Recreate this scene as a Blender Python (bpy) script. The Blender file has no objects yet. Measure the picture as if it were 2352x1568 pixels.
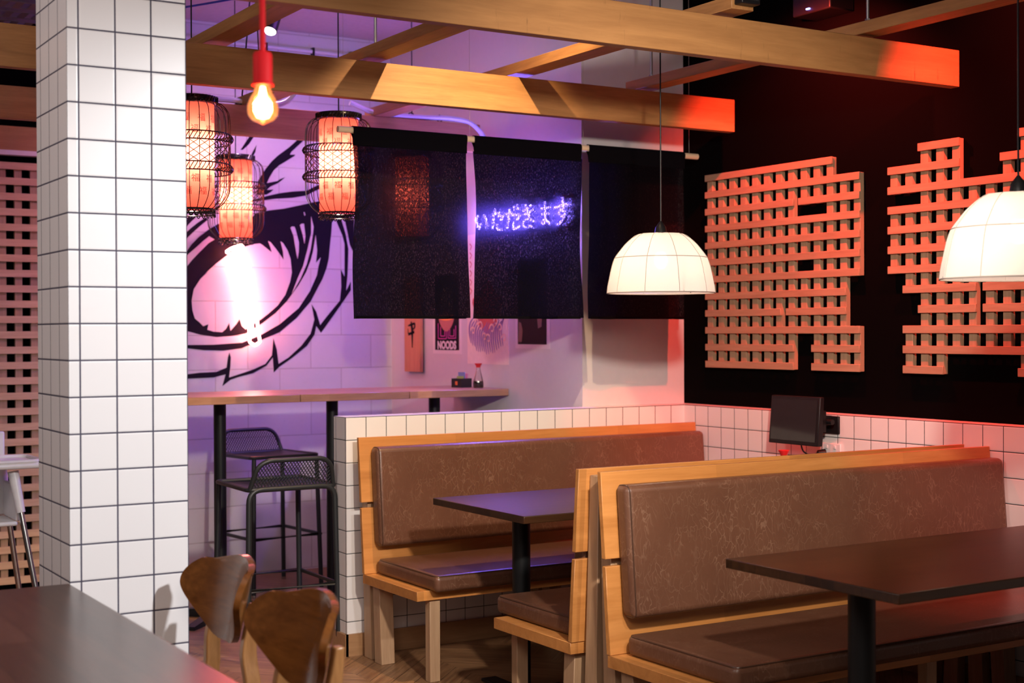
import bpy, bmesh, math, random
from mathutils import Vector, Matrix
from mathutils.geometry import tessellate_polygon
random.seed(7)
S = bpy.context.scene
COL = S.collection

# ------------------------------------------------------------------ camera
cd = bpy.data.cameras.new('camera'); cam = bpy.data.objects.new('camera', cd); COL.objects.link(cam)
cd.sensor_width = 36.0; cd.lens = 50.0; cd.clip_start = 0.05; cd.clip_end = 60
YAW, PITCH, ROLL = 0.5483, -0.0069, -0.0040
cam.matrix_world = (Matrix.Translation((0, 0, 1.424)) @ Matrix.Rotation(-YAW, 4, 'Z')
                    @ Matrix.Rotation(math.pi / 2 + PITCH, 4, 'X') @ Matrix.Rotation(ROLL, 4, 'Z'))
cd.dof.use_dof = True; cd.dof.focus_distance = 5.2; cd.dof.aperture_fstop = 3.2
S.camera = cam
# ------------------------------------------------------------------ world, view
W = bpy.data.worlds.new('world'); S.world = W; W.use_nodes = True
W.node_tree.nodes['Background'].inputs[0].default_value = (0.62, 0.55, 0.62, 1)
W.node_tree.nodes['Background'].inputs[1].default_value = 0.055
S.view_settings.view_transform = 'Standard'; S.view_settings.look = 'None'
S.view_settings.gamma = 1; S.view_settings.exposure = 0.0; S.view_settings.use_curve_mapping = False
try:
    S.cycles.use_denoising = True
    S.cycles.max_bounces = 7; S.cycles.transparent_max_bounces = 14; S.cycles.sample_clamp_indirect = 6
except Exception:
    pass

# ------------------------------------------------------------------ lights of the room, plus added fills
def aim(o, tgt):
    d = Vector(tgt) - o.location
    o.rotation_euler = d.to_track_quat('-Z', 'Y').to_euler()
def spot(name, loc, tgt, watt, col, deg, blend=0.4, rad=0.03):
    l = bpy.data.lights.new(name, 'SPOT'); l.energy = watt; l.color = col
    l.spot_size = math.radians(deg); l.spot_blend = blend; l.shadow_soft_size = rad
    o = bpy.data.objects.new(name, l); COL.objects.link(o); o.location = loc; aim(o, tgt); return o
def area(name, loc, tgt, watt, col, sx, sy):
    l = bpy.data.lights.new(name, 'AREA'); l.energy = watt; l.color = col; l.shape = 'RECTANGLE'; l.size = sx; l.size_y = sy
    o = bpy.data.objects.new(name, l); COL.objects.link(o); o.location = loc; aim(o, tgt); return o
def point(name, loc, watt, col, rad=0.03):
    l = bpy.data.lights.new(name, 'POINT'); l.energy = watt; l.color = col; l.shadow_soft_size = rad
    o = bpy.data.objects.new(name, l); COL.objects.link(o); o.location = loc; return o
WARM = (1.0, 0.72, 0.42); NEUT = (1.0, 0.93, 0.86); RED = (1.0, 0.06, 0.035)
spot('spot_between_beams', (2.86, 4.35, 3.04), (2.92, 5.10, 2.04), 190, (1.0, 0.68, 0.38), 74, 0.7, 0.012)
spot('spot_on_pillar', (2.40, 1.35, 2.48), (1.17, 3.9, 0.75), 400, (0.98, 0.98, 1.0), 66, 0.9, 0.06)
spot('spot_red_lattice_near', (4.07, 3.25, 2.80), (4.9, 3.60, 2.0), 215, RED, 122, 0.6, 0.012)
spot('spot_red_lattice_far', (4.07, 4.58, 2.80), (4.9, 4.80, 2.0), 185, RED, 122, 0.6, 0.012)
spot('spot_red_aisle', (1.75, 1.6, 3.0), (1.09, 2.50, 0.75), 700, RED, 14, 0.7, 0.03)
spot('spot_on_booths', (1.9, 1.7, 2.30), (3.5, 5.0, 1.15), 400, (1.0, 0.87, 0.75), 66, 0.8, 0.07)
area('room_fill_front', (0.2, 0.4, 3.1), (1.8, 3.4, 0.8), 80, (1.0, 0.88, 0.80), 1.6, 1.6)  # added fill from the camera side, brightens booths and tiles; no real panel
area('room_fill_left', (-1.4, 3.4, 3.1), (0.6, 4.2, 1.2), 62, (1.0, 0.84, 0.80), 1.2, 1.2)  # second added fill, lifts the pillar's left face; no real panel
spot('spot_in_nook', (2.70, 6.80, 2.90), (2.95, 7.9, 0.9), 48, (1.0, 0.52, 0.78), 134, 0.6, 0.04)
area('violet_nook_wash', (3.0, 6.3, 3.1), (2.9, 7.4, 1.2), 5, (0.52, 0.16, 1.0), 0.5, 0.3)

# ------------------------------------------------------------------ materials
MATS = {}
def nt(name):
    m = bpy.data.materials.new(name); m.use_nodes = True; t = m.node_tree
    b = t.nodes['Principled BSDF']; MATS[name] = m; return m, t, b
def N(t, kind, **kw):
    n = t.nodes.new(kind)
    for k, v in kw.items():
        if k.startswith('i_'): n.inputs[int(k[2:])].default_value = v
        else: setattr(n, k, v)
    return n
def L(t, a, b): t.links.new(a, b)
def math_(t, op, a, b=None, c=None):
    n = t.nodes.new('ShaderNodeMath'); n.operation = op
    for i, v in enumerate((a, b, c)):
        if v is None: continue
        if isinstance(v, (int, float)): n.inputs[i].default_value = v
        else: t.links.new(v, n.inputs[i])
    return n.outputs[0]
def mixc(t, fac, a, b):
    n = t.nodes.new('ShaderNodeMix'); n.data_type = 'RGBA'
    if isinstance(fac, (int, float)): n.inputs[0].default_value = fac
    else: t.links.new(fac, n.inputs[0])
    for i, v in ((6, a), (7, b)):
        if isinstance(v, tuple): n.inputs[i].default_value = (*v, 1)
        else: t.links.new(v, n.inputs[i])
    return n.outputs[2]
def ramp(t, fac, stops):
    n = t.nodes.new('ShaderNodeValToRGB'); cr = n.color_ramp
    while len(cr.elements) < len(stops): cr.elements.new(0.5)
    for e, (p, c) in zip(cr.elements, stops): e.position = p; e.color = (*c, 1) if len(c) == 3 else c
    t.links.new(fac, n.inputs[0]); return n.outputs[0]
def coords(t, scale=(1, 1, 1), rot=(0, 0, 0), loc=(0, 0, 0), kind='Object'):
    tc = t.nodes.new('ShaderNodeTexCoord'); mp = t.nodes.new('ShaderNodeMapping')
    mp.inputs[1].default_value = loc; mp.inputs[2].default_value = rot; mp.inputs[3].default_value = scale
    t.links.new(tc.outputs[kind], mp.inputs[0]); return mp.outputs[0]
def noise(t, vec, scale, detail=4, rough=0.5, dist=0.0):
    n = t.nodes.new('ShaderNodeTexNoise'); n.inputs['Scale'].default_value = scale; n.inputs['Detail'].default_value = detail
    n.inputs['Roughness'].default_value = rough; n.inputs['Distortion'].default_value = dist
    t.links.new(vec, n.inputs['Vector']); return n.outputs[0]
def bump(t, b, h, strength=0.3, dist=0.002):
    n = t.nodes.new('ShaderNodeBump'); n.inputs['Strength'].default_value = strength; n.inputs['Distance'].default_value = dist
    t.links.new(h, n.inputs['Height']); t.links.new(n.outputs[0], b.inputs['Normal'])
def plain(name, col, rough=0.5, metal=0.0, spec=None, var=0.08):
    m, t, b = nt(name)
    v = coords(t); n = noise(t, v, 35, 3)
    c = mixc(t, n, tuple(x * (1 - var) for x in col), tuple(min(1, x * (1 + var)) for x in col))
    L(t, c, b.inputs['Base Color']); b.inputs['Roughness'].default_value = rough; b.inputs['Metallic'].default_value = metal
    if spec is not None: b.inputs['Specular IOR Level'].default_value = spec
    return m
def emit(name, col, strength):
    m, t, b = nt(name)
    b.inputs['Base Color'].default_value = (*col, 1)
    b.inputs['Emission Color'].default_value = (*col, 1); b.inputs['Emission Strength'].default_value = strength
    return m
def wood(name, dark, light, axis='X', rough=0.45, fine=1.0, planks=None, knots=0.0, streak=0.0, gloss=0.5):
    m, t, b = nt(name)
    sc = {'X': (1.2, 14, 14), 'Y': (14, 1.2, 14), 'Z': (14, 14, 1.2)}[axis]
    v = coords(t, sc)
    n1 = noise(t, v, 1.6 * fine, 6, 0.6, 1.2)
    n2 = noise(t, v, 9 * fine, 4, 0.65)
    f = math_(t, 'MULTIPLY_ADD', n2, 0.35, math_(t, 'MULTIPLY', n1, 0.75))
    c = ramp(t, f, [(0.25, dark), (0.5, tuple((a + q) / 2 for a, q in zip(dark, light))), (0.75, light)])
    if planks:
        s = {'X': (1, 1, 1), 'Y': (1, 1, 1)}[axis]
        br = t.nodes.new('ShaderNodeTexBrick'); vv = coords(t, s, (0, 0, 0 if axis == 'X' else math.pi / 2))
        L(t, vv, br.inputs['Vector']); br.inputs['Scale'].default_value = 1
        br.inputs['Brick Width'].default_value = planks[0]; br.inputs['Row Height'].default_value = planks[1]
        br.inputs['Mortar Size'].default_value = planks[2]; br.inputs['Color1'].default_value = (0.72, 0.72, 0.72, 1)
        br.inputs['Color2'].default_value = (1.15, 1.15, 1.15, 1); br.inputs['Mortar'].default_value = (0.4, 0.4, 0.4, 1)
        mx = t.nodes.new('ShaderNodeMix'); mx.data_type = 'RGBA'; mx.blend_type = 'MULTIPLY'; mx.inputs[0].default_value = 1
        L(t, c, mx.inputs[6]); L(t, br.outputs[0], mx.inputs[7]); c = mx.outputs[2]
    if streak:
        vs = coords(t, (16, 16, 2.2)); ns = noise(t, vs, 2.0, 5, 0.7)
        c = mixc(t, ramp(t, ns, [(0.62, (0, 0, 0)), (0.75, (streak,) * 3)]), c, tuple(x * 0.18 for x in dark))
    L(t, c, b.inputs['Base Color']); b.inputs['Roughness'].default_value = rough
    b.inputs['Specular IOR Level'].default_value = gloss
    bump(t, b, n2, 0.15, 0.001)
    return m
def tiles(name, base, grout, ox, oy, oz, pitch=0.1, w=0.003, extra=()):
    m, t, b = nt(name)
    tc = t.nodes.new('ShaderNodeTexCoord'); sep = t.nodes.new('ShaderNodeSeparateXYZ'); L(t, tc.outputs['Object'], sep.inputs[0])
    ge = t.nodes.new('ShaderNodeNewGeometry'); sn = t.nodes.new('ShaderNodeSeparateXYZ'); L(t, ge.outputs['True Normal'], sn.inputs[0])
    tot = None; hgt = None
    for i, o in enumerate((ox, oy, oz)):
        q = math_(t, 'FRACT', math_(t, 'DIVIDE', math_(t, 'SUBTRACT', sep.outputs[i], o - 20 * pitch), pitch))
        d = math_(t, 'SUBTRACT', 0.5, math_(t, 'ABSOLUTE', math_(t, 'SUBTRACT', q, 0.5)))
        flat = math_(t, 'GREATER_THAN', math_(t, 'ABSOLUTE', sn.outputs[i]), 0.7)
        d = math_(t, 'ADD', d, flat)
        tot = d if tot is None else math_(t, 'MINIMUM', tot, d)
    g = math_(t, 'LESS_THAN', tot, w * 0.5 / pitch)
    v = coords(t); n = noise(t, v, 3, 2)
    c = mixc(t, n, tuple(x * 0.95 for x in base), base)
    L(t, mixc(t, g, c, grout), b.inputs['Base Color'])
    L(t, math_(t, 'MULTIPLY_ADD', g, 0.5, 0.32), b.inputs['Roughness'])
    h = math_(t, 'MINIMUM', math_(t, 'MULTIPLY', tot, 18.0), 1.0)
    bump(t, b, h, 0.5, 0.0015)
    return m

beam_wood = wood('beam_timber', (0.23, 0.10, 0.030), (0.44, 0.215, 0.072), 'X', 0.55, 1.0)
stained_beam = wood('stained_beam_timber', (0.26, 0.115, 0.036), (0.42, 0.205, 0.070), 'X', 0.6, 0.8, streak=0.75)
cross_wood = wood('cross_beam_timber', (0.23, 0.10, 0.032), (0.44, 0.215, 0.074), 'Y', 0.55)
booth_wood = wood('booth_timber', (0.43, 0.16, 0.036), (0.68, 0.295, 0.085), 'X', 0.35, 0.7, planks=(0.9, 0.6, 0.0))
booth_wood_y = wood('booth_rail_timber', (0.43, 0.16, 0.036), (0.68, 0.295, 0.085), 'Y', 0.35, 0.7)
booth_post = wood('booth_post_timber', (0.30, 0.17, 0.09), (0.48, 0.31, 0.18), 'Z', 0.5, 0.8)
dark_table = wood('dark_stained_timber', (0.012, 0.005, 0.0022), (0.055, 0.022, 0.008), 'X', 0.30, 0.8, planks=(0.75, 0.105, 0.0012))
dark_table_y = wood('dark_stained_boards', (0.022, 0.009, 0.006), (0.075, 0.032, 0.020), 'Y', 0.28, 0.8, planks=(0.8, 0.115, 0.0012))
bar_wood = wood('bar_top_timber', (0.24, 0.11, 0.055), (0.46, 0.25, 0.13), 'X', 0.35, 0.8, planks=(0.3, 0.09, 0.0))
chair_wood = wood('walnut_veneer', (0.050, 0.014, 0.003), (0.185, 0.066, 0.014), 'Y', 0.22, 0.55)
chair_leg_wood = wood('chair_frame_timber', (0.16, 0.065, 0.02), (0.36, 0.17, 0.06), 'Z', 0.3)
lattice_wood = wood('lattice_batten_pine', (0.26, 0.15, 0.085), (0.42, 0.27, 0.16), 'Y', 0.7, 1.0)
lattice_wood_v = wood('lattice_batten_pine_upright', (0.26, 0.15, 0.085), (0.42, 0.27, 0.16), 'Z', 0.7, 1.0)
lattice_wood_x = wood('screen_batten_pine', (0.44, 0.26, 0.14), (0.66, 0.44, 0.26), 'X', 0.7, 1.0)
plaque_wood = wood('plaque_timber', (0.42, 0.15, 0.06), (0.62, 0.27, 0.12), 'Z', 0.5)
rod_wood = wood('dowel_timber', (0.70, 0.50, 0.30), (0.85, 0.68, 0.46), 'X', 0.5)
base_wood = wood('skirting_timber', (0.26, 0.13, 0.055), (0.42, 0.23, 0.11), 'X', 0.45)

pillar_tile = tiles('pillar_tiles', (0.78, 0.76, 0.76), (0.055, 0.05, 0.08), 1.011, 4.006, 1.4505, 0.1, 0.0045)
low_tile = tiles('low_wall_tiles', (0.76, 0.73, 0.71), (0.02, 0.03, 0.035), 2.7302, 5.5259, 1.0490, 0.1, 0.0034)
black_steel = plain('black_powder_coat', (0.006, 0.007, 0.008), 0.42, 0.0, 0.35)
stool_steel = plain('stool_charcoal_metal', (0.018, 0.020, 0.022), 0.42, 0.2)
black_plastic = plain('black_plastic', (0.008, 0.008, 0.009), 0.4, 0, 0.25)
chrome = plain('brushed_steel', (0.55, 0.53, 0.50), 0.22, 1.0)
zinc = plain('zinc_rod', (0.35, 0.35, 0.36), 0.4, 0.9)
white_plastic = plain('white_plastic', (0.72, 0.70, 0.70), 0.35)
red_silicone = plain('red_silicone', (0.45, 0.006, 0.010), 0.6, 0, 0.12)
red_plastic = plain('red_cap_plastic', (0.65, 0.02, 0.02), 0.35)
black_lacquer = plain('black_bamboo', (0.012, 0.008, 0.010), 0.25)
black_paint = plain('black_wall_paint', (0.0014, 0.0011, 0.0012), 0.9, 0.0, 0.03)
white_paint = plain('white_wall_paint', (0.62, 0.59, 0.60), 0.7, 0.0, 0.2, 0.03)
ceiling_paint = plain('ceiling_paint', (0.50, 0.46, 0.48), 0.85, 0.0, 0.1, 0.12)
paper_white = plain('poster_paper', (0.74, 0.68, 0.68), 0.6)
ink_black = plain('poster_black', (0.004, 0.003, 0.005), 0.6, 0, 0.1)
pipe_white = plain('conduit_white', (0.60, 0.60, 0.64), 0.4)
cable_red = plain('cable_red', (0.35, 0.02, 0.03), 0.4)
cable_blue = plain('cable_blue', (0.03, 0.04, 0.35), 0.4)

def leather():
    m, t, b = nt('distressed_brown_leather')
    v = coords(t, (1, 1, 1)); n = noise(t, v, 5, 5, 0.6)
    vd = coords(t, (1.25, 1.25, 0.65))
    nn = t.nodes.new('ShaderNodeTexNoise'); nn.inputs['Scale'].default_value = 9; L(t, vd, nn.inputs['Vector']); nn.inputs['Detail'].default_value = 3
    mv = t.nodes.new('ShaderNodeMix'); mv.data_type = 'VECTOR'; mv.inputs[0].default_value = 0.16
    L(t, vd, mv.inputs[4]); L(t, nn.outputs['Color'], mv.inputs[5])
    vo = t.nodes.new('ShaderNodeTexVoronoi'); vo.feature = 'DISTANCE_TO_EDGE'; vo.inputs['Scale'].default_value = 40; L(t, mv.outputs[1], vo.inputs['Vector'])
    crack = ramp(t, vo.outputs[0], [(0.0, (1, 1, 1)), (0.06, (0, 0, 0))])
    mask = ramp(t, noise(t, v, 13, 3), [(0.36, (0, 0, 0)), (0.62, (1, 1, 1))])
    vein = math_(t, 'MULTIPLY', crack, mask)
    c = mixc(t, n, (0.085, 0.033, 0.018), (0.155, 0.068, 0.038))
    c = mixc(t, math_(t, 'MULTIPLY', vein, 0.34), c, (0.33, 0.20, 0.13))
    L(t, c, b.inputs['Base Color']); b.inputs['Roughness'].default_value = 0.36
    bump(t, b, noise(t, v, 160, 3), 0.12, 0.001)
    return m
leather_m = leather()
def piping():
    return plain('leather_piping', (0.07, 0.033, 0.02), 0.3)
piping_m = piping()
def blocks():
    m, t, b = nt('painted_concrete_block')
    tc = t.nodes.new('ShaderNodeTexCoord'); sep = t.nodes.new('ShaderNodeSeparateXYZ'); L(t, tc.outputs['Object'], sep.inputs[0])
    cb = t.nodes.new('ShaderNodeCombineXYZ'); L(t, math_(t, 'ADD', sep.outputs[0], 4.0 - 3.236 + 0.8), cb.inputs[0]); L(t, math_(t, 'ADD', sep.outputs[2], -0.008), cb.inputs[1])
    br = t.nodes.new('ShaderNodeTexBrick'); L(t, cb.outputs[0], br.inputs['Vector']); br.inputs['Scale'].default_value = 1
    br.inputs['Brick Width'].default_value = 0.4; br.inputs['Row Height'].default_value = 0.2; br.inputs['Mortar Size'].default_value = 0.0035
    br.inputs['Mortar Smooth'].default_value = 0.6
    br.inputs['Color1'].default_value = (0.66, 0.63, 0.66, 1); br.inputs['Color2'].default_value = (0.58, 0.55, 0.60, 1); br.inputs['Mortar'].default_value = (0.40, 0.36, 0.38, 1)
    v = coords(t); n = noise(t, v, 6, 6, 0.7)
    n2 = noise(t, v, 60, 4, 0.7)
    c = mixc(t, math_(t, 'MULTIPLY', n, 0.5), br.outputs[0], (0.48, 0.44, 0.46))
    c = mixc(t, ramp(t, n2, [(0.62, (0, 0, 0)), (0.78, (0.35,) * 3)]), c, (0.3, 0.28, 0.3))
    L(t, c, b.inputs['Base Color']); b.inputs['Roughness'].default_value = 0.75; b.inputs['Specular IOR Level'].default_value = 0.2
    bump(t, b, math_(t, 'ADD', math_(t, 'MULTIPLY', br.outputs['Fac'], -1.0), math_(t, 'MULTIPLY', n2, 0.25)), 0.5, 0.004)
    return m
block_m = blocks()
mural_black = plain('mural_black_paint', (0.007, 0.005, 0.012), 0.7, 0, 0.1)
def floor_mat():
    m, t, b = nt('herringbone_oak')
    tc = t.nodes.new('ShaderNodeTexCoord'); sep = t.nodes.new('ShaderNodeSeparateXYZ'); L(t, tc.outputs['Object'], sep.inputs[0])
    W_ = 0.42
    band = math_(t, 'FLOOR', math_(t, 'DIVIDE', sep.outputs[0], W_))
    par = math_(t, 'MODULO', math_(t, 'ADD', band, 40.0), 2.0)
    sgn = math_(t, 'MULTIPLY_ADD', par, 2.0, -1.0)
    u = math_(t, 'MULTIPLY', sep.outputs[0], sgn)
    al = math_(t, 'ADD', sep.outputs[1], u)
    row = math_(t, 'DIVIDE', al, 0.13)
    rid = math_(t, 'FLOOR', row)
    wn = t.nodes.new('ShaderNodeTexWhiteNoise'); wn.noise_dimensions = '2D'
    cb = t.nodes.new('ShaderNodeCombineXYZ'); L(t, rid, cb.inputs[0]); L(t, band, cb.inputs[1]); L(t, cb.outputs[0], wn.inputs['Vector'])
    gl = math_(t, 'SUBTRACT', 0.5, math_(t, 'ABSOLUTE', math_(t, 'SUBTRACT', math_(t, 'FRACT', row), 0.5)))
    gap = math_(t, 'LESS_THAN', gl, 0.015)
    cg = t.nodes.new('ShaderNodeCombineXYZ'); L(t, math_(t, 'MULTIPLY', al, 12.0), cg.inputs[0]); L(t, math_(t, 'SUBTRACT', sep.outputs[1], u), cg.inputs[1])
    g = noise(t, cg.outputs[0], 3, 5, 0.65, 0.6)
    c = ramp(t, g, [(0.3, (0.15, 0.07, 0.032)), (0.7, (0.38, 0.21, 0.10))])
    c2 = mixc(t, math_(t, 'MULTIPLY', wn.outputs[0], 0.55), c, (0.14, 0.065, 0.03))
    L(t, mixc(t, gap, c2, (0.04, 0.02, 0.01)), b.inputs['Base Color']); b.inputs['Roughness'].default_value = 0.38
    return m
floor_m = floor_mat()
def noren_mat():
    m, t, b = nt('black_open_weave_cotton')
    v = coords(t, (260, 260, 90)); n = noise(t, v, 1, 3, 0.7)
    v2 = coords(t, (420, 420, 420)); n2 = noise(t, v2, 1, 2)
    hole = ramp(t, math_(t, 'MULTIPLY_ADD', n2, 0.4, math_(t, 'MULTIPLY', n, 0.6)), [(0.50, (0.0002,) * 3), (0.70, (0.10,) * 3)])
    b.inputs['Base Color'].default_value = (0.0015, 0.0013, 0.002, 1); b.inputs['Roughness'].default_value = 0.95; b.inputs['Specular IOR Level'].default_value = 0.04
    tr = t.nodes.new('ShaderNodeBsdfTransparent'); tl = t.nodes.new('ShaderNodeBsdfTranslucent'); tl.inputs[0].default_value = (0.0012, 0.0010, 0.002, 1)
    m1 = t.nodes.new('ShaderNodeAddShader'); L(t, b.outputs[0], m1.inputs[0]); L(t, tl.outputs[0], m1.inputs[1])
    rf = t.nodes.new('ShaderNodeBsdfRefraction'); rf.inputs['Color'].default_value = (0.6, 0.55, 0.9, 1); rf.inputs['Roughness'].default_value = 0.7; rf.inputs['IOR'].default_value = 1.08
    m3 = t.nodes.new('ShaderNodeMixShader'); m3.inputs[0].default_value = 0.010; L(t, m1.outputs[0], m3.inputs[1]); L(t, rf.outputs[0], m3.inputs[2])
    m2 = t.nodes.new('ShaderNodeMixShader'); L(t, hole, m2.inputs[0]); L(t, m3.outputs[0], m2.inputs[1]); L(t, tr.outputs[0], m2.inputs[2])
    L(t, m2.outputs[0], t.nodes['Material Output'].inputs[0])
    return m
noren_m = noren_mat()

noren_hem = plain('black_cotton_hem', (0.004, 0.0035, 0.005), 0.95, 0, 0.04)
def thin_shade(name, col, trans, see=0.0, mix=0.5):
    m, t, b = nt(name)
    b.inputs['Base Color'].default_value = (*col, 1); b.inputs['Roughness'].default_value = 0.8
    v = coords(t, (1, 1, 1)); n = noise(t, v, 300, 2)
    tl = t.nodes.new('ShaderNodeBsdfTranslucent'); L(t, mixc(t, n, tuple(x * 0.9 for x in trans), trans), tl.inputs[0])
    mx = t.nodes.new('ShaderNodeMixShader'); mx.inputs[0].default_value = mix
    L(t, b.outputs[0], mx.inputs[1]); L(t, tl.outputs[0], mx.inputs[2])
    out = mx.outputs[0]
    if see:
        tr = t.nodes.new('ShaderNodeBsdfTransparent'); tr.inputs[0].default_value = (*trans, 1)
        m2 = t.nodes.new('ShaderNodeMixShader'); m2.inputs[0].default_value = see; L(t, out, m2.inputs[1]); L(t, tr.outputs[0], m2.inputs[2]); out = m2.outputs[0]
    L(t, out, t.nodes['Material Output'].inputs[0]); return m
lantern_paper = thin_shade('red_lantern_paper', (0.60, 0.05, 0.035), (0.95, 0.15, 0.10), 0.0, 0.8)
dome_cloth = thin_shade('cream_shade_cloth', (0.84, 0.80, 0.78), (0.90, 0.84, 0.79), 0.035, 0.5)
seam_m = plain('shade_seam', (0.42, 0.36, 0.32), 0.8)
char_m = plain('lantern_brushwork', (0.40, 0.03, 0.02), 0.7)
def glassy(name, tint, gl=0.12, glow=None):
    m, t, b = nt(name)
    tr = t.nodes.new('ShaderNodeBsdfTransparent'); tr.inputs[0].default_value = (*tint, 1)
    gs = t.nodes.new('ShaderNodeBsdfGlossy'); gs.inputs['Roughness'].default_value = 0.04
    fr = t.nodes.new('ShaderNodeFresnel'); fr.inputs[0].default_value = 1.45
    f = math_(t, 'MINIMUM', math_(t, 'ADD', fr.outputs[0], gl * 0.3), 0.8)
    mx = t.nodes.new('ShaderNodeMixShader'); L(t, f, mx.inputs[0]); L(t, tr.outputs[0], mx.inputs[1]); L(t, gs.outputs[0], mx.inputs[2])
    out = mx.outputs[0]
    if glow:
        em = t.nodes.new('ShaderNodeEmission'); em.inputs[0].default_value = (*glow[:3], 1); em.inputs[1].default_value = glow[3]
        ad = t.nodes.new('ShaderNodeAddShader'); L(t, out, ad.inputs[0]); L(t, em.outputs[0], ad.inputs[1]); out = ad.outputs[0]
    L(t, out, t.nodes['Material Output'].inputs[0]); return m
amber_glass = glassy('amber_bulb_glass', (1.0, 0.62, 0.30), glow=(1.0, 0.36, 0.12, 0.45))
clear_glass = glassy('clear_glass', (0.92, 0.93, 0.92))
neon_blue = emit('neon_blue_tube', (0.22, 0.14, 1.0), 330)
neon_red = emit('neon_red_tube', (1.0, 0.24, 0.20), 50)
bulb_glow = emit('glowing_filament', (1.0, 0.62, 0.30), 70)
lamp_glow = emit('small_lamp_glow', (1.0, 0.72, 0.45), 30)
spot_glow = emit('spotlight_face', (1.0, 0.92, 0.85), 8)
led_blue = emit('blue_indicator', (0.12, 0.2, 1.0), 12)
soy_liquid = plain('dark_soy_sauce', (0.012, 0.005, 0.002), 0.1)
screen_m = plain('dark_display_glass', (0.018, 0.018, 0.020), 0.08, 0, 0.4)

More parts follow.
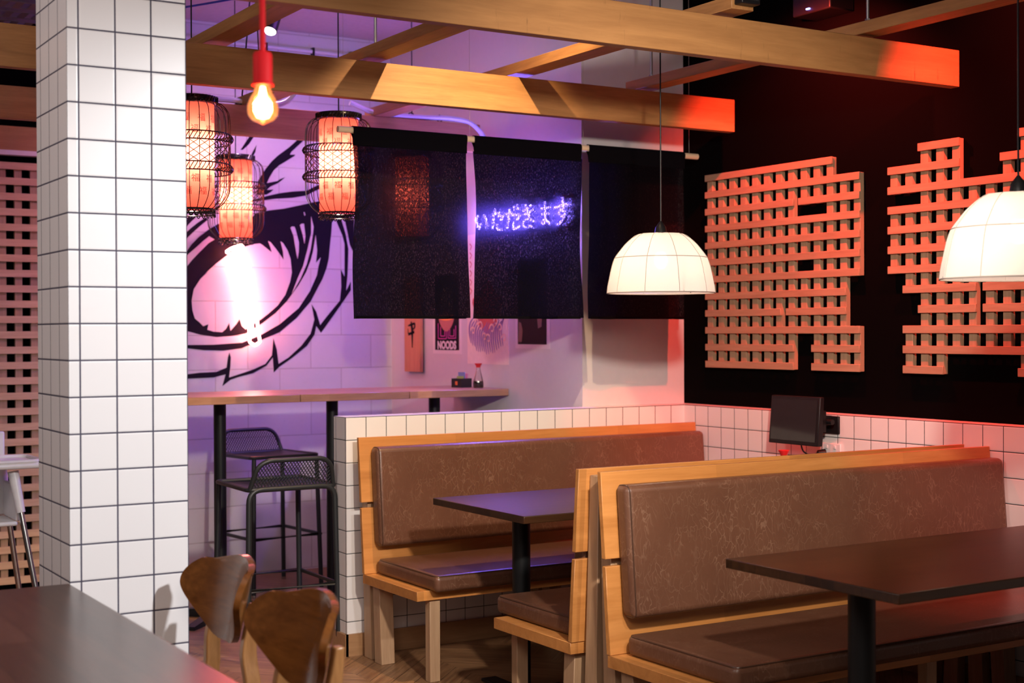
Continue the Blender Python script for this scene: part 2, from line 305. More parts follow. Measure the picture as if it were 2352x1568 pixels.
# ------------------------------------------------------------------ mesh builder
class MB:
    def __init__(s): s.v = []; s.f = []; s.mi = []; s.cur = 0
    def face(s, idx): s.f.append(tuple(idx)); s.mi.append(s.cur)
    def quad(s, *p):
        n = len(s.v); s.v += [tuple(q) for q in p]; s.face(range(n, n + len(p))); return s
    def hexa(s, p):      # 8 points: bottom ring 0-3, top ring 4-7
        n = len(s.v); s.v += [tuple(q) for q in p]
        for f in ((0, 3, 2, 1), (4, 5, 6, 7), (0, 1, 5, 4), (1, 2, 6, 5), (2, 3, 7, 6), (3, 0, 4, 7)): s.face([n + i for i in f])
        return s
    def box(s, x0, x1, y0, y1, z0, z1):
        return s.hexa([(x0, y0, z0), (x1, y0, z0), (x1, y1, z0), (x0, y1, z0), (x0, y0, z1), (x1, y0, z1), (x1, y1, z1), (x0, y1, z1)])
    def bar(s, a, b, w, d, up=(0, 0, 1)):   # rectangular bar from a to b
        a = Vector(a); b = Vector(b); t = (b - a).normalized(); u = Vector(up)
        if abs(t.dot(u)) > 0.95: u = Vector((0, 1, 0))
        x = t.cross(u).normalized(); y = x.cross(t).normalized(); x *= w / 2; y *= d / 2
        return s.hexa([a - x - y, a + x - y, a + x + y, a - x + y, b - x - y, b + x - y, b + x + y, b - x + y])
    def tube(s, pts, r, seg=8, closed=False, caps=True):
        pts = [Vector(p) for p in pts]; n0 = len(s.v); m = len(pts)
        rr = r if isinstance(r, (list, tuple)) else [r] * m
        prev = None
        for i, p in enumerate(pts):
            if closed: t = pts[(i + 1) % m] - pts[i - 1]
            else: t = pts[min(i + 1, m - 1)] - pts[max(i - 1, 0)]
            t = t.normalized() if t.length > 1e-9 else Vector((0, 0, 1))
            if prev is None:
                u = Vector((0, 0, 1)) if abs(t.z) < 0.9 else Vector((1, 0, 0))
                x = t.cross(u).normalized()
            else:
                x = (prev - t * prev.dot(t))
                x = x.normalized() if x.length > 1e-6 else t.cross(Vector((0, 0, 1))).normalized()
            prev = x; y = t.cross(x)
            for k in range(seg):
                a = 2 * math.pi * k / seg
                s.v.append(tuple(p + (x * math.cos(a) + y * math.sin(a)) * rr[i]))
        last = m if closed else m - 1
        for i in range(last):
            for k in range(seg):
                a = n0 + i * seg + k; b = n0 + i * seg + (k + 1) % seg; j = ((i + 1) % m)
                s.face((a, b, n0 + j * seg + (k + 1) % seg, n0 + j * seg + k))
        if caps and not closed:
            s.face([n0 + k for k in range(seg)][::-1]); s.face([n0 + (m - 1) * seg + k for k in range(seg)])
        return s
    def lathe(s, prof, cx=0, cy=0, seg=32, cap0=False, cap1=False):   # prof: (r, z)
        n0 = len(s.v)
        for r, z in prof:
            for k in range(seg):
                a = 2 * math.pi * k / seg; s.v.append((cx + r * math.cos(a), cy + r * math.sin(a), z))
        for i in range(len(prof) - 1):
            for k in range(seg):
                a = n0 + i * seg + k; b = n0 + i * seg + (k + 1) % seg
                s.face((a, b, b + seg, a + seg))
        if cap0: s.face([n0 + k for k in range(seg)][::-1])
        if cap1: s.face([n0 + (len(prof) - 1) * seg + k for k in range(seg)])
        return s
    def cyl(s, a, b, r, seg=20, r2=None): return s.tube([a, b], [r, r if r2 is None else r2], seg)
    def prism(s, poly, f0, f1):    # poly of 2D points; f0/f1 map a 2D point to 3D back / front
        n = len(s.v); m = len(poly)
        s.v += [tuple(f0(*p)) for p in poly] + [tuple(f1(*p)) for p in poly]
        tri = tessellate_polygon([[Vector((p[0], p[1], 0)) for p in poly]])
        for a, b, c in tri: s.face((n + a, n + b, n + c)); s.face((n + m + c, n + m + b, n + m + a))
        for i in range(m): j = (i + 1) % m; s.face((n + i, n + j, n + m + j, n + m + i))
        return s
    def build(s, name, mat, parent=None, bevel=0, seg=2, smooth=None, sub=0, recalc=True):
        me = bpy.data.meshes.new(name)
        off = Vector(parent.matrix_world.translation) if parent else Vector((0, 0, 0))
        if parent:   # parents are unrotated while building
            off = Vector((0, 0, 0)); q = parent
            while q: off += q.location; q = q.parent
        me.from_pydata([tuple(Vector(v) - off) for v in s.v], [], s.f); me.update()
        bm = bmesh.new(); bm.from_mesh(me)
        if recalc: bmesh.ops.recalc_face_normals(bm, faces=bm.faces)
        bm.to_mesh(me); bm.free()
        for mm in (mat if isinstance(mat, (list, tuple)) else [mat]): me.materials.append(mm)
        if len(me.materials) > 1:
            for p, i in zip(me.polygons, s.mi): p.material_index = i
        o = bpy.data.objects.new(name, me); COL.objects.link(o)
        if parent: o.parent = parent
        if smooth is None: smooth = bevel > 0 or sub > 0
        if bevel:
            md = o.modifiers.new('bevel', 'BEVEL'); md.width = bevel; md.segments = seg; md.limit_method = 'ANGLE'; md.angle_limit = math.radians(35)
        if sub: md = o.modifiers.new('sub', 'SUBSURF'); md.levels = sub; md.render_levels = sub
        if smooth:
            for p in me.polygons: p.use_smooth = True
            try: me.set_sharp_from_angle(angle=math.radians(40))
            except Exception: pass
        return o
def spline(pts, n=6, closed=False):
    P = [Vector(p) for p in pts]; out = []; m = len(P)
    rng = range(m if closed else m - 1)
    for i in rng:
        if closed: p0, p1, p2, p3 = P[i - 1], P[i], P[(i + 1) % m], P[(i + 2) % m]
        else: p0, p1, p2, p3 = P[max(i - 1, 0)], P[i], P[i + 1], P[min(i + 2, m - 1)]
        for k in range(n):
            t = k / n
            out.append(0.5 * ((2 * p1) + (-p0 + p2) * t + (2 * p0 - 5 * p1 + 4 * p2 - p3) * t * t + (-p0 + 3 * p1 - 3 * p2 + p3) * t ** 3))
    if not closed: out.append(P[-1])
    return out
def fillet(pts, r, n=5, closed=False):   # polyline with rounded corners
    P = [Vector(p) for p in pts]; out = []; m = len(P)
    for i in range(m):
        if not closed and i in (0, m - 1): out.append(P[i]); continue
        a = P[i - 1]; b = P[i]; c = P[(i + 1) % m]
        d1 = (a - b); d2 = (c - b); rr = min(r, d1.length * 0.49, d2.length * 0.49)
        s_, e_ = b + d1.normalized() * rr, b + d2.normalized() * rr
        for k in range(n + 1):
            t = k / n; out.append(s_ * (1 - t) ** 2 + b * 2 * t * (1 - t) + e_ * t * t)
    return out
def tag(o, label, cat, group=None, kind=None):
    o['label'] = label; o['category'] = cat
    if group: o['group'] = group
    if kind: o['kind'] = kind
    return o
def thing(name, label, cat, loc=(0, 0, 0), group=None):
    o = bpy.data.objects.new(name, None); COL.objects.link(o); o.location = loc; o.empty_display_size = 0.1
    return tag(o, label, cat, group)
def struct(o): o['kind'] = 'structure'; return o
def dup(root, loc, rz=0.0, label=None):
    def cp(o, par):
        c = o.copy(); COL.objects.link(c)
        if par: c.parent = par
        for ch in list(o.children): cp(ch, c)
        return c
    r = cp(root, None); r.location = loc; r.rotation_euler = (0, 0, rz)
    if label: r['label'] = label
    return r

# outlines measured on the walls, metres
MURAL_BLACK = [
 [(2.669,1.336),(2.769,1.324),(2.883,1.320),(2.998,1.333),(3.116,1.379),(3.235,1.426),(3.344,1.511),(3.436,1.611),(3.515,1.749),(3.541,1.814),(3.555,1.868),(3.565,1.957),(3.573,2.025),(3.579,2.092),(3.596,2.112),(3.701,2.114),(3.702,2.283),(3.490,2.217),(3.380,2.190),(3.266,2.163),(3.156,2.146),(3.087,2.128),(3.065,2.100),(2.857,2.056),(2.809,2.028),(2.739,1.975),(2.697,1.932),(2.668,1.892)],
 [(2.668,2.002),(2.695,2.027),(2.735,2.059),(2.767,2.081),(2.788,2.094),(2.793,2.077),(2.750,2.042),(2.708,2.004),(2.668,1.966)],
 [(2.668,2.076),(2.687,2.091),(2.727,2.092),(2.703,2.071),(2.668,2.034)],
 [(3.662,1.964),(3.648,2.014),(3.607,2.102),(3.613,2.110),(3.641,2.111),(3.669,2.025),(3.687,1.933),(3.684,1.849),(3.680,1.774),(3.670,1.676),(3.702,1.734),(3.702,1.682),(3.660,1.624),(3.603,1.549),(3.503,1.422),(3.472,1.463),(3.460,1.411),(3.410,1.343),(3.319,1.276),(3.234,1.221),(3.198,1.188),(3.192,1.278),(3.151,1.228),(3.068,1.185),(2.974,1.164),(2.928,1.149),(2.879,1.114),(2.899,1.182),(2.825,1.165),(2.667,1.161),(2.667,1.186),(2.740,1.194),(2.842,1.197),(2.905,1.221),(2.914,1.281),(2.923,1.309),(2.931,1.281),(2.928,1.226),(2.919,1.163),(2.998,1.186),(3.068,1.207),(3.145,1.239),(3.187,1.289),(3.193,1.356),(3.196,1.390),(3.217,1.322),(3.228,1.238),(3.294,1.276),(3.374,1.344),(3.435,1.417),(3.460,1.502),(3.442,1.594),(3.473,1.548),(3.497,1.468),(3.541,1.520),(3.629,1.618),(3.639,1.704),(3.636,1.808),(3.661,1.762)],
 [(3.664,2.112),(3.726,2.114),(3.725,1.907),(3.697,1.961),(3.684,2.026)],
 [(3.104,2.320),(3.155,2.396),(3.194,2.443),(3.228,2.474),(3.305,2.532),(3.365,2.587),(3.408,2.589),(3.353,2.538),(3.316,2.504),(3.307,2.487),(3.341,2.489),(3.336,2.481),(3.267,2.437),(3.239,2.420),(3.205,2.389),(3.177,2.345),(3.160,2.310),(3.227,2.326),(3.244,2.338),(3.278,2.352),(3.250,2.328),(3.227,2.311),(3.182,2.290),(3.160,2.270),(3.202,2.274),(3.182,2.256),(3.157,2.241),(3.098,2.238)],
 [(3.070,2.206),(3.157,2.233),(3.238,2.253),(3.323,2.268),(3.412,2.277),(3.490,2.316),(3.555,2.351),(3.733,2.402),(3.732,2.366),(3.569,2.325),(3.490,2.289),(3.412,2.248),(3.323,2.230),(3.210,2.219),(3.070,2.195)],
 [(3.072,2.488),(3.097,2.532),(3.089,2.489),(3.077,2.468),(3.061,2.467)],
 [(3.095,2.600),(3.050,2.534),(3.012,2.498),(2.998,2.497),(3.029,2.543),(3.067,2.598)],
]
MURAL_PALE = [
 [(2.667,1.868),(2.713,1.907),(2.766,1.955),(2.803,1.984),(2.819,1.975),(2.835,1.966),(2.798,1.943),(2.739,1.885),(2.699,1.843),(2.667,1.804)],
 [(2.754,1.737),(2.792,1.781),(2.843,1.826),(2.908,1.874),(2.927,1.887),(2.962,1.914),(3.009,1.928),(3.036,1.934),(3.075,1.946),(3.113,1.951),(3.127,1.944),(3.163,1.918),(3.188,1.900),(3.180,1.929),(3.165,1.967),(3.180,1.961),(3.214,1.922),(3.242,1.886),(3.263,1.857),(3.259,1.908),(3.244,1.967),(3.259,1.958),(3.287,1.916),(3.307,1.864),(3.313,1.798),(3.315,1.785),(3.303,1.728),(3.272,1.649),(3.224,1.586),(3.164,1.536),(3.117,1.502),(3.022,1.444),(2.999,1.463),(2.985,1.507),(2.964,1.474),(2.929,1.436),(2.921,1.483),(2.901,1.447),(2.878,1.428),(2.826,1.431),(2.789,1.442),(2.795,1.474),(2.764,1.463),(2.742,1.485),(2.714,1.507),(2.700,1.556),(2.696,1.610),(2.709,1.676),(2.749,1.736),(2.806,1.792)],
 [(2.670,1.434),(2.747,1.413),(2.843,1.399),(2.941,1.405),(3.022,1.419),(3.128,1.480),(3.212,1.541),(3.284,1.612),(3.357,1.706),(3.407,1.786),(3.438,1.861),(3.428,1.825),(3.452,1.911),(3.470,2.011),(3.479,1.920),(3.471,1.844),(3.502,1.877),(3.486,1.821),(3.477,1.771),(3.430,1.673),(3.357,1.570),(3.235,1.474),(3.116,1.410),(2.999,1.366),(2.826,1.355),(2.669,1.355)],
 [(3.441,2.122),(3.457,2.061),(3.452,2.018),(3.437,1.927),(3.411,1.835),(3.370,1.747),(3.315,1.658),(3.351,1.746),(3.388,1.824),(3.417,1.926),(3.441,2.023)],
 [(3.308,2.050),(3.316,2.058),(3.332,2.058),(3.339,2.045),(3.361,1.964),(3.360,1.910),(3.352,1.867),(3.345,1.896),(3.327,2.002)],
 [(3.368,2.069),(3.379,2.077),(3.394,2.078),(3.403,2.005),(3.397,1.959),(3.385,2.015)],
 [(3.393,2.146),(3.398,2.148),(3.404,2.130),(3.398,2.126)],
]
NEON_TEXT = [
 [(6.810,2.065),(6.828,2.051),(6.825,2.027),(6.807,1.993),(6.783,2.019)],
 [(6.749,2.064),(6.728,2.041),(6.722,2.000)],
 [(6.662,2.059),(6.580,2.065)],
 [(6.628,2.091),(6.642,2.050),(6.657,1.981)],
 [(6.603,2.048),(6.545,2.049),(6.571,2.021)],
 [(6.607,2.006),(6.604,1.979),(6.557,1.974)],
 [(6.513,2.053),(6.456,2.056)],
 [(6.477,2.080),(6.488,2.028),(6.503,1.977)],
 [(6.448,2.044),(6.375,2.039),(6.403,2.016)],
 [(6.434,2.009),(6.446,1.978),(6.426,1.967),(6.381,1.981)],
 [(6.436,2.086),(6.428,2.069)],
 [(6.405,2.095),(6.394,2.069)],
 [(6.339,2.058),(6.303,2.064),(6.262,2.080)],
 [(6.331,2.038),(6.292,2.043),(6.246,2.057)],
 [(6.320,2.088),(6.292,2.043),(6.271,2.010),(6.220,1.993)],
 [(6.298,2.013),(6.337,2.000),(6.342,1.980),(6.315,1.969),(6.263,1.974)],
 [(6.163,2.055),(6.085,2.057)],
 [(6.158,2.027),(6.093,2.027)],
 [(6.131,2.089),(6.129,2.037),(6.132,1.989),(6.151,1.978),(6.159,1.987),(6.132,1.996),(6.106,1.987),(6.083,1.967)],
 [(6.038,2.050),(5.967,2.059),(5.899,2.061)],
 [(5.969,2.097),(5.962,2.058),(5.949,2.012),(5.972,2.003),(6.000,2.020),(5.982,2.037),(5.952,2.021),(5.954,1.999),(5.982,1.976),(6.013,1.962)],
]
NEON_PUPIL = [
 [(2.881,1.892),(2.933,1.858),(2.980,1.763),(3.006,1.611),(3.016,1.485),(3.021,1.370)],
 [(2.976,1.935),(3.002,1.878),(3.039,1.739),(3.060,1.586),(3.070,1.472),(3.085,1.370)],
 [(2.881,1.892),(2.915,1.913),(2.976,1.935)],
 [(3.021,1.370),(3.053,1.352),(3.085,1.370)],
 [(2.928,1.901),(2.975,1.814),(3.017,1.688),(3.035,1.535),(3.048,1.408)],
]

# ================================================================== the setting
def sbox(name, mat, *d, bevel=0):
    return struct(MB().box(*d).build(name, mat, bevel=bevel))
sbox('floor', floor_m, -2.5, 4.8, -1.2, 8.15, -0.06, 0)
sbox('ceiling', ceiling_paint, -2.5, 4.8, -1.2, 8.15, 3.224, 3.30)
sbox('wall_right', black_paint, 4.617, 4.8, -1.2, 5.845, 0, 3.224)
sbox('wall_alcove', white_paint, 3.979, 4.8, 5.845, 8.15, 0, 3.224)
sbox('wall_back', block_m, 2.10, 3.979, 7.955, 8.15, 0, 3.224)
sbox('wall_left', black_paint, -2.5, 2.10, 7.955, 8.15, 0, 3.224)
sbox('wall_low', low_tile, 2.634, 4.515, 5.714, 5.845, 0, 1.050)
sbox('wall_dado', low_tile, 4.515, 4.617, -1.2, 5.845, 0, 1.050)
sbox('wall_pillar', pillar_tile, 0.981, 1.311, 3.904, 4.255, 0, 3.224)
struct(MB().box(2.622, 4.515, 5.700, 5.714, 0, 0.096).box(2.620, 2.634, 5.700, 5.845, 0, 0.096).build('baseboard_low', base_wood))
sbox('baseboard_right', base_wood, 4.502, 4.515, -1.2, 5.700, 0, 0.09)
sbox('trim_1', stained_beam, -2.5, 2.10, 7.905, 7.955, 2.407, 2.536)
sbox('trim_2', paper_white, -2.5, 2.10, 7.90, 7.955, 2.382, 2.407)

# painted eye on the block wall
MB_ = MB()
MY = 7.955
for poly in MURAL_BLACK:
    MB_.prism(poly, lambda x, z: (x, MY, z), lambda x, z: (x, MY - 0.002, z))
MB_.cur = 1
for poly in MURAL_PALE:
    MB_.prism(poly, lambda x, z: (x, MY, z), lambda x, z: (x, MY - 0.0045, z))
tag(MB_.build('wall_mural', [mural_black, block_m], smooth=False), 'huge black line mural of an eye painted on the pale block wall', 'mural')

# timber screen of square battens on the black wall behind the pillar
P = 0.0825
scr = thing('lattice_screen', 'tall square-grid timber lattice screen on black wall left of the white pillar', 'lattice', (1.4, 7.94, 0.1))
x0, x1, zt = 0.2, 2.08, 2.344
k = 0
while zt - k * P > 0.09:
    MB().box(x0, x1, 7.917, 7.931, zt - k * P - 0.038, zt - k * P).build('horizontal_batten', lattice_wood_x, scr); k += 1
zb = zt - (k - 1) * P - 0.038
xx = 1.83 + 3 * P
while xx > x0:
    MB().box(xx - 0.038, xx, 7.931, 7.953, zb, zt).build('upright_batten', lattice_wood_v, scr); xx -= P

# two lattice panels on the black wall, cut like pixel shapes
def lattice(name, label, cols, rows, top0, pitch, xf, segs_v, loc):
    root = thing(name, label, 'lattice', loc, 'pine lattice panels on the black wall')
    hw, vw = 0.0335, 0.040
    for r, runs in rows:
        z1 = top0 - r * pitch
        for a, b in runs:
            y1 = cols(a) + 0.006; y0 = cols(b) - vw - 0.004
            MB().box(xf - 0.012, xf, y0, y1, z1 - hw, z1).build('horizontal_batten', lattice_wood, root, bevel=0.0015, seg=1)
    for c, ra, rb in segs_v:
        y1 = cols(c)
        MB().box(xf, xf + 0.024, y1 - vw, y1, top0 - rb * pitch - hw + 0.001, top0 - ra * pitch - 0.001).build('upright_batten', lattice_wood_v, root, bevel=0.0015, seg=1)
    return root
LP = 0.0850; XF = 4.590
colY = lambda c: 5.618 - 0.0848 * c
R = range
rows1 = [(0, [(0, 10)]), (1, [(0, 12)]), (2, [(0, 7), (8, 12)]), (3, [(0, 12)]), (4, [(0, 12)]), (5, [(0, 12)]), (6, [(0, 12)]), (7, [(0, 11)]),
         (8, [(0, 6), (7, 11)]), (9, [(0, 12)]), (10, [(0, 7), (9, 12)]), (11, [(0, 7), (9, 12)])]
v1 = [(c, 0, 11) for c in R(0, 7)] + [(7, 0, 11), (8, 0, 2), (8, 3, 5), (8, 6, 9), (9, 0, 2), (9, 3, 11), (10, 0, 11), (11, 1, 11), (12, 1, 6), (12, 9, 11)]
lattice('wall_lattice', 'pine lattice panel in a stepped pixel shape on black wall, behind the left dome pendant', colY, rows1, 2.2085, LP, XF, v1, (4.58, 5.1, 1.25))
colY2 = lambda c: 4.3832 - 0.0849 * c
rows2 = [(0, [(2, 4), (8, 10)]), (1, [(0, 4), (7, 11)]), (2, [(0, 12)]), (3, [(0, 12)]), (4, [(0, 12)]), (5, [(0, 12)]), (6, [(0, 12)]), (7, [(1, 5), (6, 12)]),
         (8, [(2, 5), (6, 11)]), (9, [(1, 12)]), (10, [(1, 12)]), (11, [(1, 3), (8, 12)])]
v2 = [(0, 1, 2), (0, 3, 6), (1, 1, 2), (1, 3, 7), (1, 9, 11), (2, 0, 11), (3, 0, 11), (4, 0, 10), (5, 2, 10), (6, 2, 10), (7, 1, 10), (8, 0, 11), (9, 0, 11), (10, 0, 11), (11, 1, 11), (12, 2, 7), (12, 9, 11)]
lattice('wall_lattice', 'pine lattice panel in a stepped pixel shape on black wall, behind the right dome pendant', colY2, rows2, 2.2085, LP, XF, v2, (4.58, 3.9, 1.25))

# ================================================================== overhead timber frame
def tbeam(name, d, mat, label, group):
    o = MB().box(*d).build(name, mat, bevel=0.002, seg=1); return tag(o, label, 'beam', group)
G1 = 'long timber beams of the overhead frame'
tbeam('timber_beam', (1.314, 4.45, 3.882, 3.927, 2.384, 2.529), stained_beam, 'nearest long timber beam, dark-stained streaks, its red-lit end above the right lattice', G1)
tbeam('timber_beam', (-1.5, 4.45, 5.239, 5.284, 2.371, 2.525), beam_wood, 'middle long timber beam, brightly spotlit, its red end above the left lattice', G1)
tbeam('timber_beam', (-1.5, 3.86, 6.64, 6.685, 2.392, 2.540), beam_wood, 'farthest long timber beam, violet lit, above the eye mural', G1)
G2 = 'flat cross beams laid over the long beams'
tbeam('cross_beam', (1.85, 1.95, 2.2, 6.75, 2.541, 2.587), cross_wood, 'flat cross beam nearest the tiled pillar, behind the bare bulb cord', G2)
tbeam('cross_beam', (2.515, 2.615, 2.2, 6.75, 2.541, 2.587), cross_wood, 'flat cross beam with a hanging rod, second from the pillar', G2)
tbeam('cross_beam', (3.225, 3.325, 3.812, 6.75, 2.541, 2.587), cross_wood, 'brightly lit flat cross beam above the middle noren curtain', G2)
tbeam('cross_beam', (3.925, 4.02, 2.0, 5.40, 2.541, 2.587), cross_wood, 'flat cross beam closest to the black wall, running to the top right corner', G2)
for (x, y, l) in ((2.565, 5.262, 'zinc threaded rod above the middle beam, second cross beam'), (3.972, 5.262, 'zinc threaded rod above the middle beam near the black wall'), (3.972, 3.905, 'zinc threaded rod above the nearest beam against the black wall')):
    r_ = thing('hanger_rod', l, 'rod', (x, y, 2.587), 'hanger rods of the timber frame')
    MB().cyl((x, y, 2.587), (x, y, 3.224), 0.006, 10).build('rod', zinc, r_)
    MB().cyl((x, y, 2.588), (x, y, 2.592), 0.016, 12).cyl((x, y, 2.592), (x, y, 2.604), 0.011, 6).build('nut', zinc, r_)
sp = thing('wall_speaker', 'small black box fixed on the end of a cross beam', 'speaker', (3.275, 3.79, 2.53))
MB().box(3.235, 3.318, 3.768, 3.810, 2.553, 2.66).build('housing', black_plastic, sp, bevel=0.004)
MB().box(3.245, 3.308, 3.765, 3.768, 2.565, 2.65).build('grille', stool_steel, sp)
pj = thing('ceiling_projector', 'dark device with a blue indicator light high on black wall', 'projector', (4.55, 4.72, 2.80))
MB().box(4.47, 4.617, 4.62, 4.86, 2.845, 2.93).build('housing', black_plastic, pj, bevel=0.006)
MB().box(4.462, 4.470, 4.745, 4.765, 2.862, 2.868).build('indicator', led_blue, pj)

# conduits and cables on the upper back wall and on the far beam
def cable(name, label, pts, r, mat, cat='cable', seg=8, group=None):
    return tag(MB().tube(pts, r, seg).build(name, mat, smooth=True), label, cat, group)
c_ = thing('wall_conduit', 'white conduit clipped high along the block wall under the ceiling', 'conduit', (2.5, 7.93, 3.1))
MB().tube([(1.2, 7.935, 3.12), (2.2, 7.935, 3.115), (3.2, 7.935, 3.115), (3.80, 7.935, 3.11)], 0.013, 8).build('pipe', pipe_white, c_, smooth=True)
for x in (1.6, 2.0, 2.4, 2.8, 3.15, 3.45, 3.7): MB().box(x - 0.006, x + 0.006, 7.918, 7.955, 3.085, 3.135).build('clip', black_plastic, c_)
cable('wall_cable', 'thin red cable along the block wall below the white conduit', [(1.2, 7.94, 3.075), (2.4, 7.94, 3.06), (3.95, 7.94, 3.05)], 0.006, cable_red)
cable('wall_cable', 'thin blue cable along the block wall, lowest of the run', [(1.2, 7.94, 3.06), (2.4, 7.94, 3.035), (3.95, 7.94, 3.03)], 0.006, cable_blue)
cable('ceiling_wire', 'long blue wire slung diagonally above the beams by the pillar', spline([(1.3, 6.9, 2.74), (2.0, 6.5, 2.90), (2.5, 6.1, 3.0), (2.9, 5.9, 3.22)], 5), 0.005, cable_blue)
fx = thing('beam_conduit', 'violet-lit flexible white conduit running along the top of the far beam', 'conduit', (3.0, 6.65, 2.55))
pts = [(1.90, 6.66, 2.62), (2.15, 6.655, 2.565), (2.45, 6.66, 2.562), (2.72, 6.65, 2.562), (2.80, 6.55, 2.66), (2.9, 6.4, 2.75)]
MB().tube(spline(pts, 6), 0.014, 8).build('pipe', pipe_white, fx, smooth=True)
pts = [(3.10, 6.66, 2.60), (3.25, 6.655, 2.558), (3.5, 6.66, 2.556), (3.68, 6.65, 2.562), (3.80, 6.645, 2.545), (3.885, 6.64, 2.47), (3.90, 6.64, 2.38)]
MB().tube(spline(pts, 6), 0.014, 8).build('pipe', pipe_white, fx, smooth=True)
for x in (2.25, 2.5, 3.28, 3.45, 3.62): MB().tube([(x + 0.018 * math.sin(a), 6.657, 2.558 + 0.018 * math.cos(a)) for a in [i * math.pi / 4 for i in range(8)]], 0.003, 5, True).build('cable_tie', black_plastic, fx)
cable('drop_wires', 'thin dark wires hanging in a fan behind the bare bulb', [(2.50, 6.45, 3.22), (2.44, 6.45, 2.55)], 0.004, black_plastic)
cable('drop_wires', 'thin dark wire hanging straight behind the bare bulb', [(2.52, 6.50, 3.22), (2.55, 6.48, 2.55)], 0.004, black_plastic)
tr_ = thing('cable_tray', 'perforated metal cable tray up at the top left corner', 'cable tray', (1.2, 6.8, 3.0))
for i in range(9):
    m = MB(); y = 5.9 + i * 0.22
    m.box(0.2, 1.72, y, y + 0.012, 3.0, 3.035).box(0.2, 1.72, y + 0.13, y + 0.142, 3.0, 3.035)
    for q in range(22): m.box(0.2 + q * 0.07, 0.235 + q * 0.07, y + 0.012, y + 0.13, 3.0, 3.004)
    m.build('slotted_rail', zinc, tr_)
tk = thing('track_spotlight', 'small black ceiling spotlight glowing beside the bare bulb cord', 'spotlight', (2.62, 6.54, 2.9))
MB().cyl((2.655, 6.56, 2.99), (2.617, 6.536, 2.895), 0.034, 20).build('housing', black_plastic, tk, smooth=True)
MB().cyl((2.6165, 6.5355, 2.894), (2.615, 6.534, 2.890), 0.030, 20).build('lens', spot_glow, tk)
MB().cyl((2.655, 6.56, 2.99), (2.655, 6.56, 3.224), 0.007, 8).build('stem', black_plastic, tk)

# ================================================================== noren curtains on one dowel
RY = 5.60; RZ = 2.296
rd = thing('curtain_rod', 'long pale wooden dowel carrying the black noren curtains', 'curtain rod', (3.5, RY, RZ))
MB().cyl((2.548, RY, RZ), (4.512, RY, RZ), 0.0145, 20).build('dowel', rod_wood, rd, smooth=True)
for x in (2.575, 3.20, 3.822, 4.46):
    MB().cyl((x, RY, RZ + 0.013), (x, RY, 3.224), 0.0007, 5).build('hanging_thread', seam_m, rd)
def noren(x0, x1, label, seed, zb=1.485):
    root = thing('noren_curtain', label, 'curtain', ((x0 + x1) / 2, RY, zb), 'black noren curtains')
    rnd = random.Random(seed); ph = [rnd.uniform(0, 6) for _ in range(4)]
    nx, nz = 40, 36; ztop = RZ - 0.055
    m = MB()
    for side in (0,):
        for j in range(nz + 1):
            t = j / nz; z = ztop + (zb - ztop) * t
            for i in range(nx + 1):
                s_ = i / nx
                inset = 0.006 * math.sin(t * 5 + ph[0]) + 0.010 * t * (1 - t) * 2
                x = x0 + inset + (x1 - x0 - 2 * inset) * s_ + 0.003 * math.sin(t * 9 + ph[1])
                y = RY - 0.012 + t * (0.010 * math.sin(s_ * 7 + ph[2]) + 0.006 * math.sin(s_ * 17 + ph[3]))
                m.v.append((x, y, z + 0.003 * math.sin(s_ * 8 + ph[1]) * t))
    for j in range(nz):
        for i in range(nx):
            a = j * (nx + 1) + i; m.face((a, a + 1, a + nx + 2, a + nx + 1))
    m.build('cloth', noren_m, root, smooth=True, recalc=False)
    # sleeve wrapped around the dowel, sewn below it
    m = MB(); prof = [(RY - 0.012, ztop - 0.012), (RY - 0.013, ztop + 0.02)] + [(RY + 0.0185 * math.cos(a), RZ + 0.0185 * math.sin(a)) for a in [math.pi + 0.2 - i * (math.pi + 0.4) / 9 for i in range(10)]] + [(RY - 0.004, ztop + 0.02), (RY - 0.009, ztop - 0.012)]
    n = 24
    for i in range(n + 1):
        x = x0 + 0.003 + (x1 - x0 - 0.006) * i / n
        for (y, z) in prof: m.v.append((x, y, z))
    k = len(prof)
    for i in range(n):
        for q in range(k - 1):
            a = i * k + q; m.face((a, a + 1, a + k + 1, a + k))
    m.build('rod_sleeve', noren_hem, root, smooth=True)
    MB().box(x0 + 0.012, x1 - 0.012, RY - 0.0145, RY - 0.0100, zb - 0.002, zb + 0.010).build('bottom_hem', noren_hem, root)
    return root
noren(2.612, 3.182, 'black noren curtain panel nearest the lanterns, lantern glow showing through', 1)
noren(3.214, 3.806, 'black noren curtain panel with the blue neon script glowing through it', 2)
noren(3.842, 4.426, 'black noren curtain panel against the white wall, nothing glowing behind it', 3)

# ================================================================== neon signs
NX = 3.945
ns = thing('neon_sign', 'blue neon Japanese lettering on the side wall, glowing through the middle noren', 'neon sign', (3.96, 6.36, 2.0))
for st in NEON_TEXT:
    MB().tube(spline([(NX, y, z) for y, z in st], 5), 0.0058, 7).build('neon_stroke', neon_blue, ns, smooth=True)
MB().box(3.962, 3.970, 5.89, 6.84, 1.945, 2.11).build('backing_sheet', clear_glass, ns)
for y in (5.95, 6.36, 6.78):
    MB().cyl((3.970, y, 1.95), (3.979, y, 1.95), 0.006, 8).build('standoff', chrome, ns)
npu = thing('neon_sign', 'glaring red-white neon slit pupil mounted on the eye mural', 'neon sign', (3.0, 7.93, 1.36))
for i, st in enumerate(NEON_PUPIL):
    MB().tube(spline([(x, 7.885 if i != 4 else 7.90, z) for x, z in st], 6), 0.0085, 8).build('neon_stroke', neon_red, npu, smooth=True)
for (x, z) in ((2.955, 1.82), (3.012, 1.50), (3.066, 1.52), (3.02, 1.39), (3.084, 1.39)):
    MB().cyl((x, 7.885, z), (x, 7.955, z), 0.004, 6).build('standoff', clear_glass, npu)

